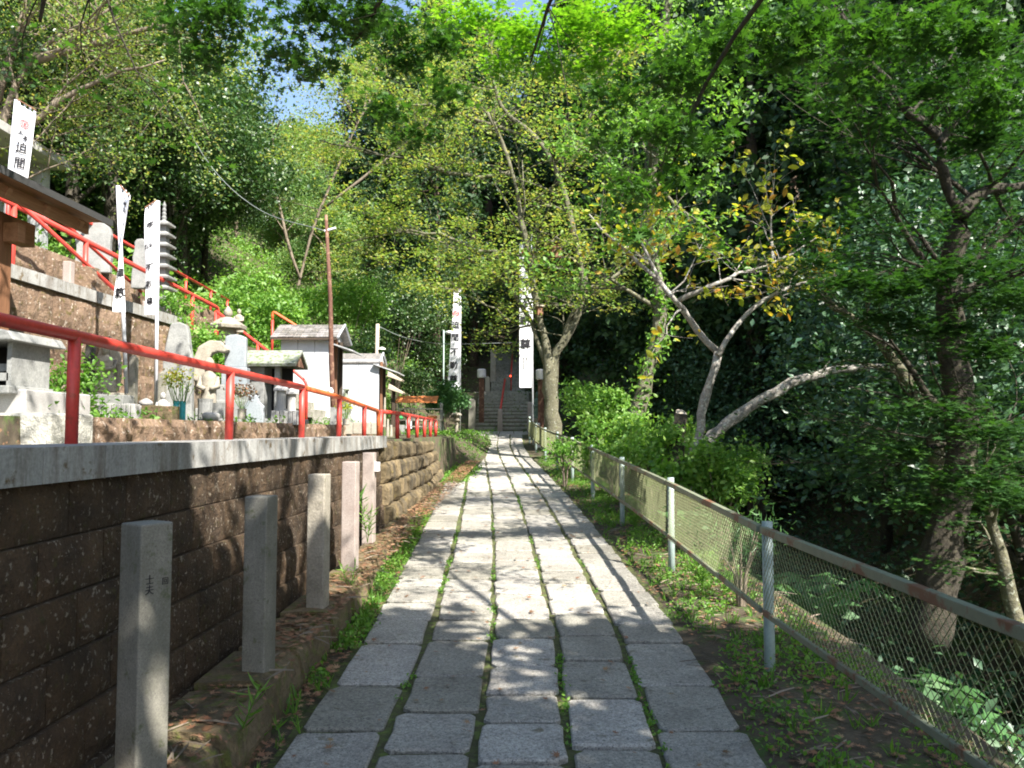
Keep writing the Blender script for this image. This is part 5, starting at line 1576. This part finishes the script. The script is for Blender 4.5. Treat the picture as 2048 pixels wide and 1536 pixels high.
# ------------------------------------------------------------------ shrubs and plants
def shrub(name, u, v, Y, rx, rz, n, size, leaf, lab, seed, templ='oval', up=.35, z0=None, cat='shrub', clump=.16, grp=None, stems=8, shell=.3):
    c = at(u, v, Y); g = z0 if z0 is not None else H(c.x, c.y)
    r = empty(name, (c.x, c.y, g), 0, lab, cat, grp)
    rg = np.random.default_rng(seed); mb = MB(); cz = c.z - g
    B = [((0, 0, cz), (rx * .7, rx * .7, rz * .7))]
    for k in range(stems):
        a = rg.random() * 6.28; e = (rx * .65 * math.cos(a), rx * .65 * math.sin(a), cz + rz * (rg.random() * 1.1 - .4))
        B.append((e, (rx * .4, rx * .4, rz * .3)))
        mb.tube([(0, 0, -.2), (e[0] * .3, e[1] * .3, cz * .5), e], [.018, .012, .005], 5, cap=False)
    mb.build('stem', M['twig'], r, smooth=True)
    crown('foliage', B, n, size, M[leaf], r, seed, templ, up, clump, 16, shell, .7)
    return r
shrub('pine_shrub', 893, 800, 25.2, .62, .62, 5200, .10, 'L_fern', 'rounded blue green pine shrub between wooden stand and stairs', 3, 'dia', .2, z0=1.46)
shrub('broadleaf_shrub', 1190, 815, 16.5, .68, .72, 4200, .085, 'L_light', 'bright green shrub leaning over the fence beside the multi limbed tree', 4, 'oval')
shrub('broadleaf_shrub', 1228, 895, 12.8, .55, .55, 3200, .075, 'L_light', 'low bright shrub poking through the fence below the ivy tree', 5, 'oval')
shrub('broadleaf_shrub', 1305, 895, 11.0, .55, .42, 3000, .07, 'L_light', 'leafy shrub over the fence top between ivy tree and sawn stump', 6, 'oval')
shrub('camellia_shrub', 1445, 960, 9.2, .50, .50, 4200, .06, 'L_light', 'glossy leaved camellia shrub at the foot of the forked tree', 7, 'oval')
shrub('fern_shrub', 1345, 955, 9.3, .28, .22, 500, .09, 'L_weed', 'light green shrub in front of the forked tree base', 8, 'oval')
shrub('broadleaf_shrub', 1130, 905, 14.2, .25, .25, 700, .06, 'L_weed', 'small yellow green plant at the fence foot near the shrub', 18, 'oval')
shrub('weed_clump', 1480, 1085, 6.1, .22, .24, 650, .055, 'L_fern', 'feathery green plant behind the fence mesh beside the second nearest post', 9, 'blade', cat='plant')
for (u, v, Y, rx, rz, lf, lab, sd) in ((520, 610, 22, 1.2, .9, 'L_light', 'bright green bush below the uppermost handrail end', 10), (600, 600, 24, 1.6, .7, 'L_light', 'lime green layered bush right behind the tall shed roof', 11),
                                (690, 610, 24, 1.4, 1.0, 'L_light', 'lime green bush between rusty pole and cedar shade', 12), (790, 640, 27, 1.3, 1.4, 'L_ever', 'green bush in half shade left of the grove', 13),
                                (830, 770, 28, 1.0, .8, 'L_ever', 'dark bush behind the wooden stand', 14), (480, 640, 19, .8, .8, 'L_light', 'leafy bush beside the red handrail by the tall lantern', 15),
                                (540, 660, 19.5, .9, .8, 'L_light', 'leafy vine bush left of the tall shed roof', 16), (740, 700, 23, .8, .6, 'L_ever', 'dark green bush above the low shed roof', 17)):
    shrub('hillside_bush', u, v, Y, rx, rz, 5200 if rx > 1 else 3000, .10, lf, lab, sd, 'dia', .4, clump=.25)
# plants on the terrace edge
shrub('weed_clump', 70, 770, 7.6, .55, .22, 1600, .05, 'L_weed', 'bright ivy clump on the ground left of the seated figure', 20, z0=TZ, cat='plant')
shrub('weed_clump', 120, 815, 7.2, .35, .14, 900, .045, 'L_weed', 'low yellow green clump behind the first red rail post', 21, z0=TZ, cat='plant')
shrub('wall_vine', 395, 700, 12.0, .28, .55, 1500, .06, 'L_light', 'green vine hanging on the brown wall right of the tall slab', 22, z0=2.0, cat='plant')
shrub('wall_vine', 352, 612, 12.4, .25, .25, 500, .06, 'L_weed', 'yellow green plant on the wall above the tall slab', 23, z0=2.6, cat='plant')
shrub('wall_vine', 438, 730, 12.0, .25, .4, 900, .06, 'L_weed', 'bright leafy vine between curved canopy figure and polished slab', 24, z0=1.7, cat='plant')

def weed(u, v, Y, h, n, lab, seed, m='L_weed', grp=None, stems=5):
    p = at(u, v, Y); g = H(p.x, p.y)
    if p.x < -1.1: g = p.z
    r = empty('weed_plant', (p.x, p.y, g), 0, lab, 'plant', grp)
    rg = np.random.default_rng(seed); mb = MB(); P = []; D = []
    for s in range(stems):
        d = Vector((rg.normal() * .25, rg.normal() * .25, 1)).normalized() * h * (.6 + .5 * rg.random())
        mb.tube([(0, 0, 0), tuple(d * .5), tuple(d)], [.004, .003, .0015], 4, cap=False)
        for k in range(n):
            t = .2 + .8 * k / n; a = k * 2.4
            P.append(d * t); D.append((math.cos(a), math.sin(a), .5))
    mb.build('stem', M[m], r)
    P = np.array([tuple(p) for p in P]); D = np.array(D)
    S = np.full(len(P), h * .26) * (.7 + .5 * rg.random(len(P)))
    link(bpy.data.objects.new('leaf_cluster', leaf_mesh('leaf_cluster', P, S, M[m], 'blade', .6, rg, D)), r)
    return r
weed(1405, 1190, 6.5, .34, 22, 'feathery weed in front of the fence between two nearest posts', 1)
weed(1430, 1165, 6.9, .30, 20, 'second feathery weed further along the fence foot', 2)
weed(476, 1480, 3.5, .38, 16, 'tall thin weed growing at the ledge foot between the first two posts', 3, stems=1)
weed(735, 1085, 7.4, .42, 22, 'upright bright weed in front of the fifth stone post', 4, stems=2)
weed(700, 1190, 5.9, .30, 16, 'slender sunlit weed beside the fourth stone post', 5, stems=2)
weed(1545, 1375, 4.5, .10, 6, 'small rosette weed right of the nearest fence post', 6, stems=4)
weed(520, 1335, 4.3, .12, 6, 'small leafy weed between the second post and the path', 7, stems=3)
weed(600, 1440, 3.8, .12, 6, 'broad leaved weed in the gutter left of the path edge', 8, stems=3)
weed(590, 1400, 4.0, .12, 8, 'grassy weed near the path edge in shade', 9, stems=4)
weed(1270, 1040, 9.6, .25, 14, 'leafy weed at the foot of the third fence post', 10)
weed(1215, 1000, 11.2, .25, 14, 'leafy weed left of the third fence post', 11)

# ferns in the gully
def fern(x, y, s, lab, seed, z=None):
    r = empty('fern', (x, y, H(x, y) if z is None else z), seed, lab, 'fern', 'ferns on the gully bank')
    rg = np.random.default_rng(seed)
    for f in range(7):
        a = f * .9 + rg.random() * .4; mb = MB(); P = []; D = []
        pts = []
        for k in range(9):
            t = k / 8; rr_ = s * t; pts.append(Vector((rr_ * math.cos(a), rr_ * math.sin(a), s * (.75 * math.sin(t * 2.4)))))
        mb.tube(pts, .004, 3, cap=False)
        for k in range(1, 9):
            for sd in (-1, 1):
                n = Vector((-math.sin(a), math.cos(a), 0)) * sd + Vector((math.cos(a), math.sin(a), 0)) * .35
                L = s * .34 * math.sin(math.pi * (k + 1.2) / 10.5); p = pts[k]; q = p + n.normalized() * L - Vector((0, 0, L * .25))
                w = (pts[k] - pts[k - 1]) * .42
                mb.add([p - w, p + w, q], [(0, 1, 2)])
        mb.build('frond', M['L_fern'], r)
    return r
rng = np.random.default_rng(5)
for k, (x, y) in enumerate(sorted([(2.6 + rng.random() * 4.0, 4.2 + rng.random() * 8.5) for _ in range(26)], key=lambda p: p[0] ** 2 + p[1] ** 2)):
    fern(x, y, .45 + rng.random() * .3, 'arching green fern on the gully bank, ' + NUM[k] + ' nearest the camera', k)

# ------------------------------------------------------------------ ground cover (nobody could count it)
def scatter(name, n, fx, m, size, templ, up, seed, label=None, parent=None, lift=.01):
    rg = np.random.default_rng(seed); P = []
    while len(P) < n:
        q = fx(rg)
        if q is not None: P.append(q)
    P = np.array(P); S = size * (.5 + rg.random(len(P)))
    o = link(bpy.data.objects.new(name, leaf_mesh(name, P, S, M[m], templ, up, rg)), parent)
    tag(o, label, None, None, 'stuff'); return o
def clumped(f, k, sp, spz):
    """repeat an anchor k times with scatter"""
    st = {'i': 0, 'p': None}
    def g(rg):
        if st['i'] % k == 0:
            p = None
            while p is None: p = f(rg)
            st['p'] = p
        st['i'] += 1
        x, y, z = st['p']
        return (x + rg.normal() * sp, y + rg.normal() * sp, z + abs(rg.normal()) * spz)
    return g
def f_right_slope(rg):
    y = 5 + rg.random() * 30; x = 3.2 + rg.random() * min(22, .62 * y + 4)
    return (x, y, H(x, y))
scatter('undergrowth', 52000, clumped(f_right_slope, 30, .35, .28), 'L_everblue', .11, 'dia', .5, 1, 'dark leafy undergrowth covering the shaded slope beyond the gully')
def f_left_slope(rg):
    y = 13 + rg.random() * 30; x = -.6 * y - 4 + rg.random() * (.6 * y)
    w = x - SL * y
    if w > -6.9 and y < 18.5: return None
    if w > -2.6: return None
    return (x, y, H(x, y))
scatter('hillside_scrub', 80000, clumped(f_left_slope, 30, .38, .30), 'L_light', .12, 'dia', .5, 2, 'bright green scrub covering the sunlit hillside above the sheds')
def f_back(rg):
    y = 30.5 + rg.random() * 30; x = -10 + rg.random() * 24
    if abs(x + .35) < 1.35: return None
    return (x, y, H(x, y))
scatter('forest_floor_plants', 22000, clumped(f_back, 30, .4, .35), 'L_ever', .12, 'dia', .5, 3, 'dark plants on the forest floor either side of the stairs')
def f_far(rg):
    y = 44 + rg.random() * 75; x = -.62 * y + rg.random() * .65 * y
    return (x, y, H(x, y))
scatter('distant_hillside_foliage', 40000, clumped(f_far, 30, 1.0, .9), 'L_far', .30, 'dia', .5, 4, 'light green foliage covering the distant hillside')
# verge weeds left of the path
def f_lv(rg):
    y = 3.0 + rg.random() ** 1.2 * 18
    x = xc(y) - 1.04 - rg.random() * (.2 if y < 14 else .5)
    if mnoise.noise(Vector((x * 3, y * 2.2, 3))) < (.12 if y < 5 else -.15): return None
    return (x, y, gz(y) + .0)
scatter('verge_weeds', 11000, clumped(f_lv, 9, .02, .04), 'L_weed', .023, 'oval', .35, 5, 'low green weeds in the strip left of the path')
def f_rv(rg):
    y = 2.6 + rg.random() * 18
    x = xc(y) + 1.07 + rg.random() ** .8 * .9
    if mnoise.noise(Vector((x * 2.2, y * 1.6, 9))) < -.1: return None
    return (x, y, H(x, y))
scatter('verge_weeds', 22000, clumped(f_rv, 9, .03, .05), 'L_weed', .023, 'oval', .35, 6, 'low green weeds in the strip right of the path')
def f_grass(rg):
    y = 2.6 + rg.random() * 14
    x = xc(y) + (1.05 + rg.random() * .8 if rg.random() < .6 else -1.05 - rg.random() * .18)
    return (x, y, (H(x, y) if x > 0 else gz(y)))
rg = np.random.default_rng(8)
P = np.array([clumped(f_grass, 9, .02, .0)(rg) for _ in range(1)])
gfun = clumped(f_grass, 9, .015, .0); P = np.array([gfun(rg) for _ in range(3500)])
D = rg.normal(size=(len(P), 3)) * .4; D[:, 2] = 1
o = link(bpy.data.objects.new('grass', leaf_mesh('grass', P, .07 * (.5 + rg.random(len(P))), M['L_weed'], 'blade', .2, rg, D)))
tag(o, 'thin grass blades along both edges of the path', None, None, 'stuff')
def f_joint(rg):
    y = 3.0 + rg.random() ** 1.3 * 14
    j = [-.632, -.207, .212, .622][int(rg.integers(0, 4))]
    if mnoise.noise(Vector((j * 7, y * 1.1, 2))) < .12: return None
    return (xc(y) + j + rg.normal() * .008, y, gz(y) - .012)
scatter('joint_weeds', 1900, clumped(f_joint, 9, .012, .014), 'L_weed', .018, 'oval', .4, 9, 'tiny weeds and moss growing in the joints of the paving')
def f_bank(rg):
    y = 15 + rg.random() * 15; w = -1.45 - rg.random() * 3.4
    if y < 18.5: w = -1.35 - rg.random() * .5
    return (w + SL * y, y, H(w + SL * y, y))
scatter('bank_grass', 9000, clumped(f_bank, 9, .08, .05), 'L_weed', .05, 'oval', .4, 19, 'grass and weeds on the low bank before the wooden stand')
def f_rb(rg):
    y = 22 + rg.random() * 24; x = xc(y) + 1.7 + rg.random() * 13
    return (x, y, H(x, y))
scatter('slope_plants', 30000, clumped(f_rb, 30, .35, .3), 'L_ever', .10, 'dia', .5, 20, 'leafy plants on the slope right of the stairs')
# fallen leaves
def f_dead(rg):
    y = 2.6 + rg.random() * 15
    k = rg.random()
    if k < .42:
        if y < 4.4 and rg.random() < .65: return None
        x = -1.55 + SL * y + rg.random() * .30; z = gz(y) + .215
    elif k < .60: x = xc(y) - 1.05 - rg.random() * .2; z = gz(y) + .02
    elif k < .97: x = xc(y) + 1.05 + rg.random() ** .8 * 1.0; z = H(x, y) + .015
    else: x = xc(y) + (rg.random() - .5) * 2.1; z = gz(y) + .014
    if y > 13.5 and x < -1.3: return None
    return (x, y, z)
scatter('fallen_leaves', 11000, f_dead, 'L_dead', .052, 'star', .80, 10, 'brown and reddish fallen leaves on ledge and verges')
def f_twig(rg):
    y = 2.4 + rg.random() * 10
    if rg.random() < .7: x = xc(y) + 1.08 + rg.random() * 1.0; z = H(x, y) + .008
    else: x = -1.55 + SL * y + rg.random() * .3; z = gz(y) + .213
    return (x, y, z)
scatter('twig_litter', 900, f_twig, 'twig', .15, 'stick', .97, 23, 'thin dry twigs lying on the verge and ledge')
def f_tz(rg):
    y = 5.0 + rg.random() * 11; w = -3.15 - rg.random() * 2.3
    x = w + SL * y
    if mnoise.noise(Vector((x * 1.5, y * 1.5, 9))) < .05: return None
    return (x, y, TZ)
scatter('terrace_weeds', 5000, clumped(f_tz, 8, .03, .05), 'L_weed', .04, 'oval', .4, 11, 'low weeds growing among the stone monuments')
print('tris', sum(sum(len(p.vertices) - 2 for p in m.polygons) if len(m.polygons) < 3000 else len(m.loops) - 2 * len(m.polygons) for m in bpy.data.meshes), 'objs', len(bpy.data.objects))
